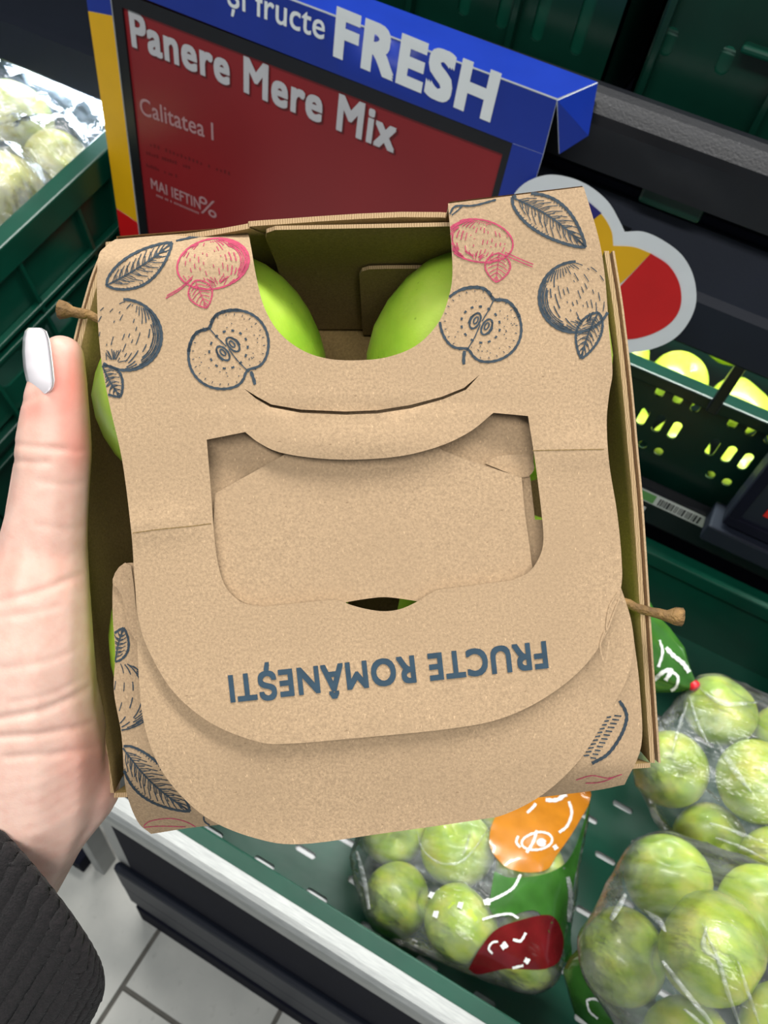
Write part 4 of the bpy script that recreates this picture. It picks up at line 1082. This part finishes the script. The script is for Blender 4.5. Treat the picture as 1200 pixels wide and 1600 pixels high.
# ================================================================== the person: left hand, nail and sleeve
pe = thing('person', 'hand with white nail polish and dark knit sleeve gripping the basket from the left', 'person', mw=Matrix.Translation(atd(-60, 1480, .27)))
hb = MB()
def ball(c, r):
    bm = bmesh.new(); bmesh.ops.create_icosphere(bm, subdivisions=2, radius=r); bmesh.ops.translate(bm, verts=bm.verts, vec=c); hb.bm(bm)
def chain(pts, sub=5):            # (u, v, depth, radius in drawing units at that depth)
    Q = [(atd(u, v, d), r * d / FPX) for u, v, d, r in pts]
    for (a, ra), (c, rc) in zip(Q, Q[1:]):
        n = max(2, int((c - a).length / min(ra, rc) * 6))
        for i in range(n): t = i / n; ball(a.lerp(c, t), ra + (rc - ra) * t)
    ball(*Q[-1])
chain([(97, 557, .232, 35), (92, 590, .232, 43), (88, 630, .232, 50), (86, 670, .233, 55), (84, 705, .234, 59), (82, 745, .235, 58), (76, 800, .237, 61), (68, 860, .240, 68), (60, 930, .240, 79), (52, 1010, .243, 92), (48, 1090, .248, 102), (50, 1160, .254, 114), (46, 1225, .260, 122), (14, 1300, .267, 117), (-30, 1370, .269, 122), (-90, 1470, .272, 132), (-190, 1640, .276, 145)])
chain([(120, 1150, .262, 36), (128, 1195, .263, 52), (122, 1232, .265, 66), (70, 1290, .267, 70)])
for k, (v, ln) in enumerate(((700, 395), (795, 440), (885, 425), (968, 350))):      # four fingers folded under the tray
    chain([(40, 1190, .268, 95), (50, 1080 - (3 - k) * 22, .282, 72), (78, v + 20, .298, 52), (112, v, .318, 43), (175, v - 6, .3255, 40)])
    chain([(175, v - 6, .3255, 40), (ln - 85, v - 14, .3250, 37), (ln, v - 18, .3245, 33)])
me = remeshed(hb.v, hb.f, .0011, 14)
me.name = 'hand'; NV = len(me.vertices)
co = np.empty(NV * 3); me.vertices.foreach_get('co', co); co = co.reshape(-1, 3)
no = np.empty(NV * 3); me.vertices.foreach_get('normal', no); no = no.reshape(-1, 3)
q_ = co - np.array(CAM); z_ = q_ @ np.array(fwd); U = 600 + FPX * (q_ @ np.array(rgt)) / z_; V_ = 800 + FPX * (q_ @ np.array(dwn)) / z_
facing = np.clip(-(no @ np.array(fwd)) * 2, 0, 1)
def crease_disp(pts, depth, sig):
    pl_ = np.array([tuple(p) for p in cr(pts, 8)]); best = np.full(NV, 1e9)
    for (x1, y1), (x2, y2) in zip(pl_, pl_[1:]):
        dx, dy = x2 - x1, y2 - y1; t = np.clip(((U - x1) * dx + (V_ - y1) * dy) / (dx * dx + dy * dy + 1e-9), 0, 1)
        best = np.minimum(best, np.hypot(U - x1 - t * dx, V_ - y1 - t * dy))
    return -depth * np.exp(-(best / sig) ** 2)
disp = np.zeros(NV)
for pts, dp, sg in [([(20, 694), (60, 699), (100, 702)], .0005, 5), ([(15, 719), (50, 723), (75, 722)], .0005, 5), ([(80, 700), (120, 705), (150, 702)], .0004, 5), ([(60, 752), (110, 758), (140, 750)], .0003, 6),
                    ([(0, 940), (60, 925), (110, 905), (150, 890)], .0008, 7), ([(-10, 1125), (60, 1112), (110, 1092), (150, 1068)], .0010, 7), ([(0, 1152), (80, 1145), (160, 1126)], .0009, 6), ([(10, 1184), (90, 1178), (150, 1168)], .0007, 6),
                    ([(0, 965), (50, 958), (90, 948)], .0004, 6), ([(0, 1045), (70, 1035), (120, 1015)], .0004, 7), ([(20, 1098), (80, 1085), (130, 1060)], .0004, 6), ([(36, 628), (48, 622), (66, 616)], .0006, 6), ([(60, 820), (110, 828), (140, 820)], .0003, 7)]:
    disp += crease_disp(pts, dp, sg)
co += no * (disp * .62 * facing)[:, None]
me.vertices.foreach_set('co', co.ravel())
at_ = me.attributes.new('blush', 'FLOAT', 'POINT')
bl_ = .75 * np.exp(-(((U - 105) / 38) ** 2 + ((V_ - 600) / 62) ** 2)) + .55 * np.exp(-(((U - 125) / 28) ** 2 + ((V_ - 700) / 40) ** 2)) + .5 * np.exp(-(((U - 55) / 22) ** 2 + ((V_ - 640) / 20) ** 2)) + .42 * np.exp(-(((U - 150) / 55) ** 2 + ((V_ - 1190) / 70) ** 2)) + .22 * np.exp(-(((U - 20) / 70) ** 2 + ((V_ - 900) / 60) ** 2))
at_.data.foreach_set('value', np.clip(bl_, 0, 1))
me.materials.append(M['skin']); me.polygons.foreach_set('use_smooth', [True] * len(me.polygons)); me.update()
hand = bpy.data.objects.new('hand', me); COL.objects.link(hand); hand.parent = pe; hand.matrix_parent_inverse = mwof(pe).inverted()
# nail plate, curved round the thumb
nl = [(512, 44, 62), (516, 39, 70), (530, 35.5, 75), (550, 34.5, 78), (575, 36.5, 81), (595, 41, 83), (608, 46, 80), (616, 50, 70), (620, 53, 60)]
nv_, nf_ = [], []; NS = 9
vv = np.linspace(512, 620, 22)
for v in vv:
    l_ = np.interp(v, [r[0] for r in nl], [r[1] for r in nl]); r_ = np.interp(v, [r[0] for r in nl], [r[2] for r in nl])
    for i in range(NS):
        u = l_ + (r_ - l_) * i / (NS - 1); cx = 90; rr_ = cx - l_ + 2.5
        h = math.sqrt(max(0, rr_ ** 2 - (u - cx) ** 2)) * .232 / FPX
        nv_.append(atd(u, v, .232 - h - .0004 - .0011 * sstep(560, 610, v) + .0040 * max(0, (585 - v) / 73) ** 1.5))
K = len(nv_); nv_ += [p + fwd * .0004 + rgt * .0003 for p in nv_]
for j in range(len(vv) - 1):
    for i in range(NS - 1):
        a = j * NS + i; nf_.append((a, a + NS, a + NS + 1, a + 1)); nf_.append((a + K, a + 1 + K, a + NS + 1 + K, a + NS + K))
    for i in (0, NS - 1): a = j * NS + i; nf_.append((a, a + K, a + NS + K, a + NS))
for i in range(NS - 1):
    for j in (0, len(vv) - 1): a = j * NS + i; nf_.append((a, a + 1, a + 1 + K, a + K))
mesh_obj('nail', nv_, nf_, M['nail'], pe, smooth=True)['label'] = 'white polished thumbnail'
# sleeve
SR = [((-112, 1226), (138, 1516), .262), ((-116, 1232), (143, 1530), .262), ((-135, 1258), (143, 1552), .263), ((-175, 1310), (130, 1580), .265), ((-235, 1390), (98, 1635), .268), ((-330, 1510), (40, 1740), .272), ((-560, 1760), (-110, 2050), .29), ((-960, 2180), (-470, 2520), .33)]
sv, sf = [], []; NS = 220; rows = []
for i in range(len(SR) - 1):
    n = 10 if i > 1 else 4
    for j in range(n):
        t = j / n; rows.append([Vector(SR[i][k]).lerp(Vector(SR[i + 1][k]), t) for k in (0, 1)] + [SR[i][2] + (SR[i + 1][2] - SR[i][2]) * t])
for ri, (a, c, d) in enumerate(rows):
    A3, C3 = atd(a.x, a.y, d), atd(c.x, c.y, d); mid_ = (A3 + C3) / 2; ex = (C3 - A3) / 2; vd = (mid_ - CAM).normalized(); hd = (rgt * .66 - dwn * .72).normalized(); e2 = (vd - hd * .15).normalized() * ex.length * .9
    for j in range(NS):
        t = 2 * math.pi * j / NS; rib = 1 + .016 * math.cos(55 * t) + .010 * noise.noise(Vector((j * .4, ri * .7, 1)))
        if ri == 0: rib *= .965
        sv.append(mid_ + (ex * math.cos(t) + e2 * math.sin(t)) * rib)
for i in range(len(rows) - 1):
    for j in range(NS): sf.append((i * NS + j, i * NS + (j + 1) % NS, (i + 1) * NS + (j + 1) % NS, (i + 1) * NS + j))
sf.append(tuple(range((len(rows) - 1) * NS, len(rows) * NS)))
sl_ = mesh_obj('sleeve', sv, sf, M['knit'], pe, smooth=True); sl_['label'] = 'dark ribbed knit sleeve cuff'
sm_ = sl_.modifiers.new('thickness', 'SOLIDIFY'); sm_.thickness = .003; sm_.offset = -1
